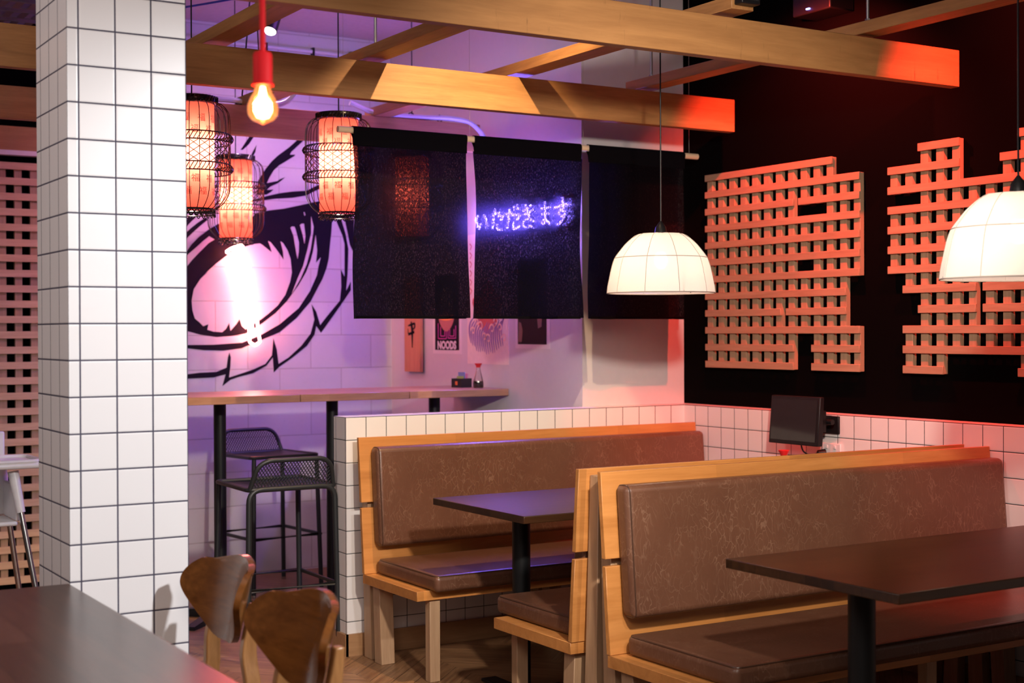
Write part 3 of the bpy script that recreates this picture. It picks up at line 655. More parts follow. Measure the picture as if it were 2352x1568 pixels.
# ================================================================== text helper
def text2d(body, size=1.0, bold=0.0):
    cu = bpy.data.curves.new('t', 'FONT'); cu.body = body; cu.size = size; cu.align_x = 'CENTER'; cu.align_y = 'CENTER'
    cu.offset = bold; cu.resolution_u = 3
    o = bpy.data.objects.new('t', cu); COL.objects.link(o)
    dg = bpy.context.evaluated_depsgraph_get(); dg.update()
    me = bpy.data.meshes.new_from_object(o.evaluated_get(dg))
    vs = [(v.co.x, v.co.y) for v in me.vertices]; fs = [tuple(p.vertices) for p in me.polygons]
    bpy.data.objects.remove(o); bpy.data.curves.remove(cu); bpy.data.meshes.remove(me)
    return vs, fs
def put_text(m, vf, fn):
    n = len(m.v); m.v += [tuple(fn(x, y)) for x, y in vf[0]]
    for f in vf[1]: m.face([n + i for i in f])
def band(pts, w):     # 2D ribbon polygon around a polyline, tapering with w list
    P = [Vector((p[0], p[1])) for p in pts]; Lf, Rt = [], []
    for i, p in enumerate(P):
        t = (P[min(i + 1, len(P) - 1)] - P[max(i - 1, 0)]).normalized(); nrm = Vector((-t.y, t.x)); ww = w[i] if isinstance(w, (list, tuple)) else w
        Lf.append(p + nrm * ww / 2); Rt.append(p - nrm * ww / 2)
    return [tuple(q) for q in Lf + Rt[::-1]]

# ================================================================== bamboo lanterns
def make_lantern():
    r = thing('bamboo_lantern', 'x', 'lantern', (0, 0, 0), 'red paper lanterns in black bamboo cages')
    MB().lathe([(0.088, 0.035), (0.088, 0.452)], seg=48).build('paper_cylinder', lantern_paper, r, smooth=True)
    m = MB(); m.lathe([(0.078, 0.483), (0.098, 0.483), (0.101, 0.476), (0.101, 0.462), (0.096, 0.455), (0.010, 0.455), (0.010, 0.458), (0.078, 0.458), (0.078, 0.483)], seg=48)  # ring, plus an inner disc added to stop lamp light spilling upward
    for i in range(40):
        a = 2 * math.pi * i / 40; b = a + 0.12
        m.tube([(0.103 * math.cos(a), 0.103 * math.sin(a), 0.457), (0.103 * math.cos(b), 0.103 * math.sin(b), 0.482)], 0.002, 4)
    m.build('top_ring_light_stop', black_lacquer, r, smooth=True)
    m = MB()
    prof = spline([(0.098, 0.458), (0.120, 0.452), (0.143, 0.425), (0.150, 0.385), (0.151, 0.30), (0.151, 0.20), (0.149, 0.115), (0.135, 0.075), (0.108, 0.045), (0.088, 0.032)], 3)
    prof = [(p[0], p[1]) for p in [(q.x, q.y) for q in [Vector((a[0], a[1], 0)) for a in prof]]]
    for i in range(24):
        a = 2 * math.pi * (i + 0.5) / 24
        m.tube([(p * math.cos(a), p * math.sin(a), z) for p, z in prof], 0.0017, 5)
    m.build('cage_wires', black_lacquer, r, smooth=True)
    for zc in (0.315, 0.195):
        m = MB()
        for zz in (-0.016, 0.016):
            m.tube([(0.152 * math.cos(2 * math.pi * i / 48), 0.152 * math.sin(2 * math.pi * i / 48), zc + zz) for i in range(48)], 0.0028, 6, True)
        for i in range(64):
            a = 2 * math.pi * i / 64
            pts = []
            for q in range(5):
                t = q / 4; an = a + 0.12 * t; rr = 0.153 + 0.011 * math.sin(math.pi * t)
                pts.append((rr * math.cos(an), rr * math.sin(an), zc - 0.016 + 0.032 * t))
            m.tube(pts, 0.0022, 4)
        m.build('twisted_band', black_lacquer, r, smooth=True)
    m = MB()
    for i in range(22):
        a = 2 * math.pi * i / 22
        for sg in (-1, 1):
            m.tube([(0.151 * math.cos(a + sg * 0.095 * q), 0.151 * math.sin(a + sg * 0.095 * q), 0.211 + 0.088 * q / 9) for q in range(10)], 0.0016, 4)
    m.build('diamond_weave', black_lacquer, r, smooth=True)
    m = MB()
    m.tube([(0.090 * math.cos(2 * math.pi * i / 40), 0.090 * math.sin(2 * math.pi * i / 40), 0.032) for i in range(40)], 0.0045, 6, True)
    m.tube([(0.090 * math.cos(2 * math.pi * i / 40), 0.090 * math.sin(2 * math.pi * i / 40), 0.014) for i in range(40)], 0.003, 6, True)
    for i in range(26):
        a = 2 * math.pi * i / 26
        for sg in (-1, 1):
            m.tube([(0.090 * math.cos(a), 0.090 * math.sin(a), 0.032), (0.091 * math.cos(a + sg * 0.24), 0.091 * math.sin(a + sg * 0.24), 0.003)], 0.0022, 4)
    m.build('bottom_lace', black_lacquer, r, smooth=True)
    try:
        g = text2d('福', 0.05)
        m = MB()
        for i in range(9):
            for zz in (0.39, 0.345, 0.15, 0.10):
                a0 = i * 2 * math.pi / 9 + zz * 7
                put_text(m, g, lambda x, y: (0.0895 * math.cos(a0 + x / 0.0895 * 0.7), 0.0895 * math.sin(a0 + x / 0.0895 * 0.7), zz + y * 0.7))
        if m.v: m.build('painted_characters', char_m, r, recalc=False)
    except Exception as e: print('text', e)
    MB().cyl((0, 0, 0.483), (0, 0, 1.35), 0.003, 6).build('cord', black_plastic, r)
    m = MB(); m.bar((-0.09, 0, 0.470), (0.09, 0, 0.470), 0.006, 0.006).cyl((0, 0, 0.30), (0, 0, 0.475), 0.013, 12); m.build('lamp_holder', black_plastic, r)
    MB().lathe([(0.001, 0.225), (0.018, 0.232), (0.027, 0.255), (0.022, 0.28), (0.012, 0.30)], seg=16).build('bulb', clear_glass, r, smooth=True)
    l = bpy.data.lights.new('lantern_lamp', 'POINT'); l.energy = 11; l.color = (1.0, 0.80, 0.66); l.shadow_soft_size = 0.028
    o = bpy.data.objects.new('lantern_lamp', l); COL.objects.link(o); o.parent = r; o.location = (0, 0, 0.258)
    return r
lan = make_lantern(); lan.location = (1.880, 5.531, 1.885); lan['label'] = 'red caged lantern half hidden behind the tiled pillar, nearest of the hanging ones'
def lan_cord(o, top):   # the cord reaches its fixing overhead
    for c in o.children:
        if c.name.startswith('cord'):
            c.scale = (1, 1, (top - o.location.z - 0.483) / (1.35 - 0.483)); c.location.z = 0.483 - 0.483 * c.scale.z
l2 = dup(lan, (2.745, 7.36, 1.900), 0.5, 'red caged lantern hanging right above the glaring red neon')
l3 = dup(lan, (2.695, 5.912, 1.931), 1.1, 'red caged lantern partly covered by the left edge of the noren')
l4 = dup(lan, (3.463, 6.672, 1.888), 2.0, 'red lantern behind the left noren panel, a dim red glow through it')
for o_, tp in ((lan, 3.222), (l2, 3.222), (l3, 3.222), (l4, 3.222)): lan_cord(o_, tp)

# ================================================================== dome pendants
def make_dome():
    r = thing('dome_pendant', 'x', 'pendant lamp', (0, 0, 0), 'cream cloth dome pendants')
    prof = [(0.030, 0.250), (0.092, 0.246), (0.122, 0.228), (0.150, 0.202), (0.174, 0.172), (0.192, 0.147), (0.204, 0.112), (0.214, 0.066), (0.2215, 0.030), (0.225, 0.0)]
    n = 10; sg = 60
    m = MB()
    for rr, z in prof:
        for k in range(sg):
            a = 2 * math.pi * k / sg; ph = (a * n / (2 * math.pi)) % 1.0
            f = 1 - 0.022 * math.sin(math.pi * ph)
            m.v.append((rr * f * math.cos(a), rr * f * math.sin(a), z))
    for i in range(len(prof) - 1):
        for k in range(sg):
            a = i * sg + k; b = i * sg + (k + 1) % sg; m.face((a, b, b + sg, a + sg))
    m.build('cloth_shade', dome_cloth, r, smooth=True)
    m = MB()
    for k in range(n):
        a = 2 * math.pi * k / n
        m.tube([(p * 1.003 * math.cos(a), p * 1.003 * math.sin(a), z) for p, z in spline_pairs(prof)], 0.0012, 4)
    m.build('rib_seams', seam_m, r)
    for rr, z, nm in ((0.192, 0.147, 'hoop_seam'), (0.225, 0.0, 'rim')):
        m = MB(); m.tube([(rr * (1 - 0.022 * math.sin(math.pi * ((k * n / sg) % 1.0))) * math.cos(2 * math.pi * k / sg), rr * (1 - 0.022 * math.sin(math.pi * ((k * n / sg) % 1.0))) * math.sin(2 * math.pi * k / sg), z) for k in range(sg)], 0.0016 if z else 0.0026, 5, True)
        m.build(nm, seam_m, r, smooth=True)
    m = MB()
    for k in range(3):
        a = 2 * math.pi * k / 3 + 0.3; m.tube([(0, 0, 0.17), (0.10 * math.cos(a), 0.10 * math.sin(a), 0.09), (0.222 * math.cos(a), 0.222 * math.sin(a), 0.004)], 0.0018, 5)
    m.build('spider_frame', black_plastic, r)
    MB().lathe([(0.001, 0.100), (0.016, 0.104), (0.026, 0.122), (0.029, 0.140), (0.022, 0.160), (0.013, 0.175)], seg=20).build('bulb', lamp_glow, r, smooth=True)
    MB().lathe([(0.020, 0.172), (0.020, 0.245), (0.026, 0.252), (0.022, 0.275), (0.010, 0.292), (0.004, 0.300)], seg=20, cap0=True, cap1=True).build('lamp_holder', black_plastic, r, smooth=True)
    MB().cyl((0, 0, 0.295), (0, 0, 1.640), 0.0032, 6).build('cord', black_plastic, r)
    l = bpy.data.lights.new('dome_lamp', 'POINT'); l.energy = 2.0; l.color = (1.0, 0.82, 0.70); l.shadow_soft_size = 0.03
    o = bpy.data.objects.new('dome_lamp', l); COL.objects.link(o); o.parent = r; o.location = (0, 0, 0.075)
    return r
def spline_pairs(prof): return [(q.x, q.y) for q in spline([(a, b, 0) for a, b in prof], 2)]
dm = make_dome(); dm.location = (3.632, 4.75, 1.583); dm['label'] = 'cream cloth dome pendant over the far booth table, in front of the left lattice'
d2 = dup(dm, (3.423, 2.77, 1.573), 0.22, 'cream cloth dome pendant over the near booth table, cut by the right edge')

# bare bulb
bb = thing('bare_bulb_pendant', 'glowing bare bulb in a red socket on a thick red cord', 'pendant lamp', (1.080, 2.738, 1.888))
cx, cy, cz = 1.080, 2.738, 1.888
MB().cyl((cx, cy, cz + 0.100), (cx, cy, 3.224), 0.0062, 12).build('cord', red_silicone, bb, smooth=True)
MB().lathe([(0.006, cz + 0.108), (0.0165, cz + 0.106), (0.0195, cz + 0.100), (0.0195, cz + 0.046), (0.0225, cz + 0.044), (0.0225, cz + 0.039), (0.010, cz + 0.039)], cx, cy, 28, True, True).build('socket', red_silicone, bb, smooth=True)
gp = [(0.012, 0.040), (0.0155, 0.034), (0.0185, 0.024), (0.0255, 0.012), (0.0300, 0.000), (0.0310, -0.010), (0.0290, -0.022), (0.0220, -0.031), (0.0120, -0.0355), (0.005, -0.0385), (0.0008, -0.0405)]
MB().lathe([(r_, cz + z_) for r_, z_ in gp], cx, cy, 32).build('glass', amber_glass, bb, smooth=True)
MB().lathe([(0.0005, cz - 0.029), (0.012, cz - 0.026), (0.0190, cz - 0.012), (0.0180, cz + 0.004), (0.008, cz + 0.016), (0.0045, cz + 0.036)], cx, cy, 20).build('filament', bulb_glow, bb, smooth=True)

# ================================================================== booth benches
def booth(label, yb, dr, x0=2.650, x1=4.512, posts=(2.694, 3.56, 4.44)):
    root = thing('booth_bench', label, 'bench', ((x0 + x1) / 2, yb, 0), 'timber booth benches with brown leather cushions')
    Y = lambda d: yb + dr * d
    ln = lambda z: -0.05 * (z - 0.378) / 0.587
    def board(nm, z0, z1, th=0.020):
        a, b = ln(z0), ln(z1); m = MB()
        m.hexa([(x0, Y(a), z0), (x1, Y(a), z0), (x1, Y(a - th), z0), (x0, Y(a - th), z0), (x0, Y(b), z1), (x1, Y(b), z1), (x1, Y(b - th), z1), (x0, Y(b - th), z1)])
        m.build(nm, booth_wood, root, bevel=0.0015, seg=1)
    board('upper_back_board', 0.686, 0.966); board('lower_back_board', 0.379, 0.662)
    MB().box(x0, x1, min(Y(-0.015), Y(0.49)), max(Y(-0.015), Y(0.49)), 0.338, 0.378).build('seat_board', booth_wood, root, bevel=0.0015, seg=1)
    def cushion(nm, p8, loops, bw):
        m = MB().hexa(p8); c = m.build(nm, leather_m, root, bevel=bw, seg=5)
        m = MB()
        for lp in loops: m.tube(fillet(lp, bw * 1.2, 4, True), 0.0026, 6, True)
        m.build('piping', piping_m, c, smooth=True)
    cx0, cx1 = x0 + 0.050, x1 - 0.004
    za, zb = 0.500, 0.926; th = 0.072
    d0 = lambda z: ln(z) + 0.001
    p8 = [(cx0, Y(d0(za)), za), (cx1, Y(d0(za)), za), (cx1, Y(d0(za) + th), za), (cx0, Y(d0(za) + th), za), (cx0, Y(d0(zb)), zb), (cx1, Y(d0(zb)), zb), (cx1, Y(d0(zb) + th), zb), (cx0, Y(d0(zb) + th), zb)]
    e = 0.012
    cushion('back_cushion', p8, [[(cx0 + e, Y(d0(za) + th - 0.002), za + 0.002), (cx0 + e, Y(d0(zb) + th - 0.002), zb - 0.002), (cx0 + e, Y(d0(zb) + 0.004), zb - 0.001), (cx0 + e, Y(d0(za) + 0.004), za + 0.001)]], 0.022)
    s0, s1, zs = 0.020, 0.560, 0.446
    p8 = [(cx0, Y(s0), 0.3785), (cx1, Y(s0), 0.3785), (cx1, Y(s1), 0.3785), (cx0, Y(s1), 0.3785), (cx0, Y(s0), zs), (cx1, Y(s0), zs), (cx1, Y(s1), zs), (cx0, Y(s1), zs)]
    g = 0.006
    cushion('seat_cushion', p8, [[(cx0 + g, Y(s0 + g), zs - 0.004), (cx1 - g, Y(s0 + g), zs - 0.004), (cx1 - g, Y(s1 - g), zs - 0.004), (cx0 + g, Y(s1 - g), zs - 0.004)]], 0.020)
    for px in posts:
        m = MB(); q = [(-0.021, 0.0), (-0.094, 0.0)]
        m.hexa([(px, Y(-0.021), 0), (px + 0.045, Y(-0.021), 0), (px + 0.045, Y(-0.094), 0), (px, Y(-0.094), 0), (px, Y(-0.0705), 0.945), (px + 0.045, Y(-0.0705), 0.945), (px + 0.045, Y(-0.120), 0.945), (px, Y(-0.120), 0.945)])
        m.build('back_post', booth_post, root, bevel=0.002, seg=1)
        m = MB(); m.hexa([(px - 0.01, Y(0.095), 0), (px + 0.055, Y(0.095), 0), (px + 0.055, Y(0.030), 0), (px - 0.01, Y(0.030), 0), (px - 0.01, Y(0.075), 0.338), (px + 0.055, Y(0.075), 0.338), (px + 0.055, Y(0.010), 0.338), (px - 0.01, Y(0.010), 0.338)])
        m.build('leg', booth_post, root, bevel=0.002, seg=1)
        MB().box(px + 0.022, px + 0.070, min(Y(0.435), Y(0.475)), max(Y(0.435), Y(0.475)), 0, 0.338).build('leg', booth_post, root, bevel=0.002, seg=1)
    return root
booth('booth_bench', 5.57, -1)['label'] = 'brown leather booth bench with its back against the low tiled wall'
booth('booth_bench', 3.985, 1)['label'] = 'booth bench facing the low tiled wall, its back turned to the nearest bench'
booth('booth_bench', 3.74, -1)['label'] = 'nearest booth bench with a big brown leather backrest, facing the near table'

# booth tables
def ptable(label, x0, x1, y0, y1, poles, pr):
    root = thing('booth_table', label, 'table', ((x0 + x1) / 2, (y0 + y1) / 2, 0), 'dark tables of the booths')
    MB().box(x0, x1, y0, y1, 0.722, 0.750).build('tabletop', dark_table, root, bevel=0.0025, seg=2)
    yc = (y0 + y1) / 2
    for px in poles:
        MB().cyl((px, yc, 0.012), (px, yc, 0.716), pr, 28).build('pole', black_steel, root, smooth=True)
        m = MB(); m.box(px - 0.12, px + 0.12, yc - 0.12, yc + 0.12, 0.714, 0.722); m.build('mounting_plate', black_steel, root)
        m = MB(); m.box(px - 0.035, px + 0.035, yc - 0.26, yc + 0.26, 0.0, 0.014).box(px - 0.20, px + 0.20, yc - 0.035, yc + 0.035, 0.0, 0.0135); m.build('base', black_steel, root, bevel=0.004)
    return root
ptable('dark timber table in the far booth, its top catching blue light', 2.735, 4.40, 4.40, 5.10, (2.940, 4.10), 0.036)
ptable('dark brown timber table in the near booth, at the right edge', 2.730, 4.42, 2.580, 3.262, (2.942, 4.10), 0.039)

# dining table in the front left corner
dt = thing('dining_table', 'long dark brown boarded table in the bottom left corner', 'table', (0.5, 2.4, 0), None)
MB().box(0.02, 0.976, 0.95, 3.895, 0.715, 0.750).build('tabletop', dark_table_y, dt, bevel=0.004, seg=2)
for (x, y) in ((0.10, 1.05), (0.62, 1.05), (0.10, 3.70), (0.62, 3.70)): MB().box(x, x + 0.06, y, y + 0.06, 0, 0.715).build('leg', black_steel, dt, bevel=0.003)
m = MB(); m.box(0.16, 0.62, 1.07, 1.09, 0.66, 0.715).box(0.16, 0.62, 3.72, 3.74, 0.66, 0.715).box(0.12, 0.14, 1.11, 3.70, 0.66, 0.715).box(0.64, 0.66, 1.11, 3.70, 0.66, 0.715); m.build('apron', black_steel, dt)

# high bar tables
def bar_table(label, x0, x1, px):
    root = thing('high_bar_table', label, 'table', (px, 6.845, 0), 'high bar tables pushed together')
    MB().box(x0, x1, 6.545, 7.145, 1.080, 1.1175).build('tabletop', bar_wood, root, bevel=0.002, seg=1)
    MB().box(px - 0.17, px + 0.17, 6.80, 6.89, 1.074, 1.080).box(px - 0.045, px + 0.045, 6.68, 7.01, 1.0735, 1.0800).build('mounting_plate', black_steel, root)
    MB().cyl((px, 6.845, 0.02), (px, 6.845, 1.075), 0.031, 24).build('pole', black_steel, root, smooth=True)
    m = MB()
    for k in range(4):
        a = math.pi / 4 + k * math.pi / 2; m.hexa([(px + 0.0 * math.cos(a) - 0.03 * math.sin(a), 6.845 + 0.03 * math.cos(a), 0.0), (px + 0.34 * math.cos(a) - 0.022 * math.sin(a), 6.845 + 0.34 * math.sin(a) + 0.022 * math.cos(a), 0.0),
            (px + 0.34 * math.cos(a) + 0.022 * math.sin(a), 6.845 + 0.34 * math.sin(a) - 0.022 * math.cos(a), 0.0), (px + 0.03 * math.sin(a), 6.845 - 0.03 * math.cos(a), 0.0),
            (px - 0.03 * math.sin(a), 6.845 + 0.03 * math.cos(a), 0.055), (px + 0.34 * math.cos(a) - 0.022 * math.sin(a), 6.845 + 0.34 * math.sin(a) + 0.022 * math.cos(a), 0.018),
            (px + 0.34 * math.cos(a) + 0.022 * math.sin(a), 6.845 + 0.34 * math.sin(a) - 0.022 * math.cos(a), 0.018), (px + 0.03 * math.sin(a), 6.845 - 0.03 * math.cos(a), 0.055)])
    m.build('base', black_steel, root)
    return root
bar_table('high bar table beside the tiled pillar, first of the row', 2.165, 2.769, 2.463)
bar_table('middle high bar table of the row, below the left noren', 2.773, 3.375, 3.075)
bar_table('high bar table against the poster wall, carrying the condiments', 3.379, 3.976, 3.682)

# ================================================================== bar stools
def make_stool():
    r = thing('bar_stool', 'x', 'stool', (0, 0, 0), 'charcoal metal bar stools with mesh backs')
    w, d, zs, R_ = 0.205, 0.205, 0.745, 0.0125
    # frame: near side loop legs + seat rail + back rail
    for sx in (-1, 1):
        for sy in (-1, 1):
            top = (sx * (w - 0.035), sy * d, zs) if sy < 0 else (sx * w, sy * (d - 0.005), zs)
            if sy < 0: pts = fillet([(0, -d, zs), (sx * (w - 0.005), -d, zs), (sx * (w + 0.008), -d - 0.012, 0.012)], 0.06, 6)
            else: pts = [(sx * (w - 0.012), d - 0.012, zs - 0.004), (sx * (w + 0.004), d + 0.008, 0.012)]
            MB().tube(pts, R_, 10).build('leg', stool_steel, r, smooth=True)
            fx_, fy_ = (sx * (w + 0.008), -d - 0.012) if sy < 0 else (sx * (w + 0.004), d + 0.008)
            MB().cyl((fx_, fy_, 0), (fx_, fy_, 0.016), 0.0135, 10).build('foot_cap', chrome, r)
    m = MB(); m.tube(fillet([(-w, -d, zs), (-w, d - 0.01, zs + 0.004), (w, d - 0.01, zs + 0.004), (w, -d, zs)], 0.03, 4, True), 0.010, 8, True); m.build('seat_rail', stool_steel, r, smooth=True)
    n = 14; m = MB()
    for j in range(n + 1):
        for i in range(n + 1):
            x = -w + 0.008 + (2 * w - 0.016) * i / n; y = -d + 0.008 + (2 * d - 0.026) * j / n
            dip = -0.022 * (1 - (x / w) ** 2) * (1 - (y / d) ** 2) ** 0.6 if abs(y) < d else 0
            m.v.append((x, y, zs + 0.006 + dip))
    for j in range(n):
        for i in range(n): a = j * (n + 1) + i; m.face((a, a + 1, a + n + 2, a + n + 1))
    so = m.build('seat', stool_steel, r, smooth=True, recalc=False); md = so.modifiers.new('t', 'SOLIDIFY'); md.thickness = 0.003
    bp = fillet([(-w + 0.01, -d + 0.005, zs), (-w + 0.038, -d - 0.035, 0.872), (w - 0.038, -d - 0.035, 0.872), (w - 0.01, -d + 0.005, zs)], 0.075, 7)
    MB().tube(bp, 0.011, 10).build('back_rail', stool_steel, r, smooth=True)
    m = MB(); k = 17
    def inside(u, v):   # v 0..1 height, u -1..1
        hw = (w - 0.012) - 0.028 * v
        if v > 0.55: hw -= 0.062 * (1 - math.sqrt(max(0, 1 - ((v - 0.55) / 0.45) ** 2)))
        return abs(u) < hw
    pt = lambda u, v: (u, -d + 0.004 - 0.040 * v, zs + 0.006 + 0.112 * v)
    for fam in (-1, 1):
        for q in range(-44, 45):
            u0 = q * 0.0150; seg = []
            for s_ in range(21):
                v = s_ / 20; u = u0 + fam * v * 0.085
                if inside(u, v): seg.append(pt(u, v))
                elif len(seg) > 1: m.bar(seg[0], seg[-1], 0.0036, 0.0030); seg = []
                else: seg = []
            if len(seg) > 1: m.bar(seg[0], seg[-1], 0.0036, 0.0030)
    m.build('back_mesh', stool_steel, r)
    zf = 0.31; e = 0.004
    MB().tube([(-w - e, -d - 0.006, zf), (-w - e, d + 0.003, zf), (w + e, d + 0.003, zf), (w + e, -d - 0.006, zf)], 0.0095, 8, True).build('footrest', stool_steel, r, smooth=True)
    return r
st = make_stool(); st.location = (2.420, 6.015, 0); st['label'] = 'charcoal mesh-back bar stool on the near side of the high bar table'
dup(st, (2.965, 7.46, 0), math.pi + 0.12, 'charcoal bar stool on the mural side, its back against the block wall')
dup(st, (3.62, 7.42, 0), math.pi - 0.1, 'charcoal bar stool on the mural side, mostly hidden behind the middle table pole')

# ================================================================== cafe chairs
def make_chair():
    r = thing('cafe_chair', 'x', 'chair', (0, 0, 0), 'walnut shield-back chairs at the long table')
    xb = 0.20
    # shield-shaped bent backrest, inner face towards -x
    prof = [(0.000, 0.040), (0.05, 0.078), (0.20, 0.130), (0.38, 0.176), (0.52, 0.201), (0.62, 0.208), (0.72, 0.204), (0.82, 0.188), (0.90, 0.162), (0.96, 0.126), (0.99, 0.095), (1.0, 0.070)]
    prof = [(q.x, q.y) for q in spline([(a, b, 0) for a, b in prof], 3)]
    z0, z1, n = 0.612, 0.832, 28
    def P_(u, v, hw, off):
        y = u * hw; top = -0.012 * (u ** 2) * (1 if v > 0.9 else 0)
        x = xb - 0.030 + 0.050 * v - 1.9 * y * y
        nx_, ny_ = 1.0, 3.8 * y; l_ = math.hypot(nx_, ny_)
        return (x + off * nx_ / l_, y + off * ny_ / l_, z0 + (z1 - z0) * v + top)
    m = MB(); k = len(prof)
    for off in (0.0, 0.017):
        for v, hw in prof:
            for i in range(n + 1): m.v.append(P_(-1 + 2 * i / n, v, hw, off))
    b0 = k * (n + 1)
    for j in range(k - 1):
        for i in range(n):
            a = j * (n + 1) + i
            m.face((a, a + 1, a + n + 2, a + n + 1)); m.face((b0 + a, b0 + a + n + 1, b0 + a + n + 2, b0 + a + 1))
        for i in (0, n):
            a = j * (n + 1) + i; m.face((a, a + n + 1, b0 + a + n + 1, b0 + a))
    for j in (0, k - 1):
        for i in range(n):
            a = j * (n + 1) + i; m.face((a, a + 1, b0 + a + 1, b0 + a))
    m.build('backrest', chair_wood, r, bevel=0.004, seg=3)
    for sy in (-1, 1):
        pts = spline([(xb + 0.002, sy * 0.130, 0.728), (xb - 0.006, sy * 0.130, 0.67), (xb - 0.016, sy * 0.134, 0.60), (xb - 0.012, sy * 0.152, 0.52), (xb - 0.018, sy * 0.160, 0.44), (xb + 0.000, sy * 0.168, 0.30), (xb + 0.035, sy * 0.178, 0.0)], 4)
        wd = [0.022, 0.030, 0.040, 0.040, 0.044, 0.040, 0.026]; m = MB(); K = len(pts)
        for i, p in enumerate(pts):
            t = i / (K - 1) * 6; a = int(min(t, 5)); w_ = wd[a] * (1 - (t - a)) + wd[a + 1] * (t - a)
            for q in ((-1, -1), (1, -1), (1, 1), (-1, 1)): m.v.append((p.x + q[0] * w_ / 2, p.y + q[1] * 0.014, p.z))
        for i in range(K - 1):
            for q in range(4): a = i * 4 + q; b = i * 4 + (q + 1) % 4; m.face((a, b, b + 4, a + 4))
        m.face((0, 1, 2, 3)); m.face([(K - 1) * 4 + q for q in (3, 2, 1, 0)])
        m.build('leg', chair_leg_wood, r, bevel=0.004, seg=2)
        m = MB(); m.tube([(-0.175, sy * 0.175, 0.425), (-0.205, sy * 0.19, 0.0)], [0.020, 0.012], 12); m.build('leg', chair_leg_wood, r, smooth=True)
    m = MB(); m.bar((xb - 0.03, -0.155, 0.405), (xb - 0.03, 0.155, 0.405), 0.02, 0.04).bar((-0.17, -0.17, 0.405), (-0.17, 0.17, 0.405), 0.02, 0.04)
    for sy in (-1, 1): m.bar((xb - 0.03, sy * 0.155, 0.405), (-0.17, sy * 0.17, 0.405), 0.018, 0.036)
    m.build('seat_frame', chair_leg_wood, r)
    m = MB(); n = 16
    for off in (0, -0.014):
        for j in range(n + 1):
            for i in range(n + 1):
                a, b = -1 + 2 * i / n, -1 + 2 * j / n
                x = a * math.sqrt(1 - b * b * 0.28) * 0.215 - 0.015; y = b * math.sqrt(1 - a * a * 0.28) * 0.225
                m.v.append((x, y, 0.442 + off - 0.010 * (1 - a * a) * (1 - b * b)))
    b0 = (n + 1) ** 2
    for j in range(n):
        for i in range(n):
            a = j * (n + 1) + i; m.face((a, a + 1, a + n + 2, a + n + 1)); m.face((b0 + a, b0 + a + n + 1, b0 + a + n + 2, b0 + a + 1))
    for i in range(n):
        for a, b in ((i, i + 1), (n * (n + 1) + i, n * (n + 1) + i + 1), (i * (n + 1), (i + 1) * (n + 1)), (i * (n + 1) + n, (i + 1) * (n + 1) + n)): m.face((a, b, b0 + b, b0 + a))
    m.build('seat', chair_wood, r, bevel=0.003, seg=2)
    return r
ch = make_chair(); ch.location = (1.135, 3.600, 0); ch['label'] = 'walnut chair with curved shield backrest, closest to the tiled pillar'
dup(ch, (1.105, 3.015, 0), 0.03, 'walnut chair with curved shield backrest, nearest the camera and cut by the bottom edge')

# high chair at the left edge
hc = thing('high_chair', 'white plastic high chair with steel legs at the left edge', 'high chair', (1.28, 6.50, 0))
m = MB(); m.box(1.02, 1.500, 6.38, 6.70, 0.835, 0.862); m.build('tray', white_plastic, hc, bevel=0.012, seg=3)
m = MB(); m.tube(fillet([(1.03, 6.39, 0.866), (1.49, 6.39, 0.866), (1.49, 6.69, 0.866), (1.03, 6.69, 0.866)], 0.05, 5, True), 0.010, 8, True); m.build('tray_rim', white_plastic, hc, smooth=True)
m = MB(); m.box(1.10, 1.40, 6.72, 6.74, 0.60, 0.98).box(1.10, 1.40, 6.46, 6.72, 0.58, 0.60).box(1.09, 1.11, 6.46, 6.72, 0.60, 0.76).box(1.39, 1.41, 6.46, 6.72, 0.60, 0.76); m.build('seat_shell', white_plastic, hc, bevel=0.008, seg=2)
for (a, b) in (((1.385, 6.47, 0.80), (1.500, 6.33, 0)), ((1.385, 6.72, 0.80), (1.520, 6.86, 0)), ((1.115, 6.47, 0.80), (1.00, 6.33, 0)), ((1.115, 6.72, 0.80), (0.98, 6.86, 0))):
    l_ = MB().cyl(a, b, 0.0125, 14).build('leg', chrome, hc, smooth=True)
    A, B_ = Vector(a), Vector(b); q = A + (B_ - A) * 0.20
    MB().cyl(A + (A - B_).normalized() * 0.02, q, 0.024, 10, 0.019).build('leg_socket', white_plastic, hc, smooth=True)

# ================================================================== wall screen, outlet, cable
mo = thing('order_screen', 'black tablet-like ordering screen on a wall bracket above the far booth', 'monitor', (4.40, 4.78, 0.90))
m = MB(); m.hexa([(4.385, 4.935, 0.914), (4.385, 4.618, 0.914), (4.418, 4.618, 0.914), (4.418, 4.935, 0.914), (4.405, 4.935, 1.130), (4.405, 4.618, 1.130), (4.430, 4.618, 1.130), (4.430, 4.935, 1.130)]); m.build('casing', black_plastic, mo, bevel=0.004)
m = MB(); m.hexa([(4.3845, 4.922, 0.932), (4.3845, 4.634, 0.932), (4.388, 4.634, 0.932), (4.388, 4.922, 0.932), (4.4015, 4.922, 1.116), (4.4015, 4.634, 1.116), (4.405, 4.634, 1.116), (4.405, 4.922, 1.116)]); m.build('display', screen_m, mo)
MB().box(4.428, 4.452, 4.63, 4.72, 0.975, 1.070).box(4.445, 4.515, 4.655, 4.695, 1.0, 1.045).box(4.503, 4.515, 4.61, 4.74, 0.965, 1.044).build('bracket', black_plastic, mo, bevel=0.003)
MB().cyl((4.46, 4.60, 1.02), (4.46, 4.66, 1.02), 0.012, 14).build('bracket_knob', black_plastic, mo, smooth=True)
ol = thing('power_outlet', 'white double power outlet on the tiled wall below the screen', 'power outlet', (4.51, 4.655, 0.88))
MB().box(4.503, 4.515, 4.598, 4.712, 0.850, 0.922).build('face_plate', white_plastic, ol, bevel=0.003)
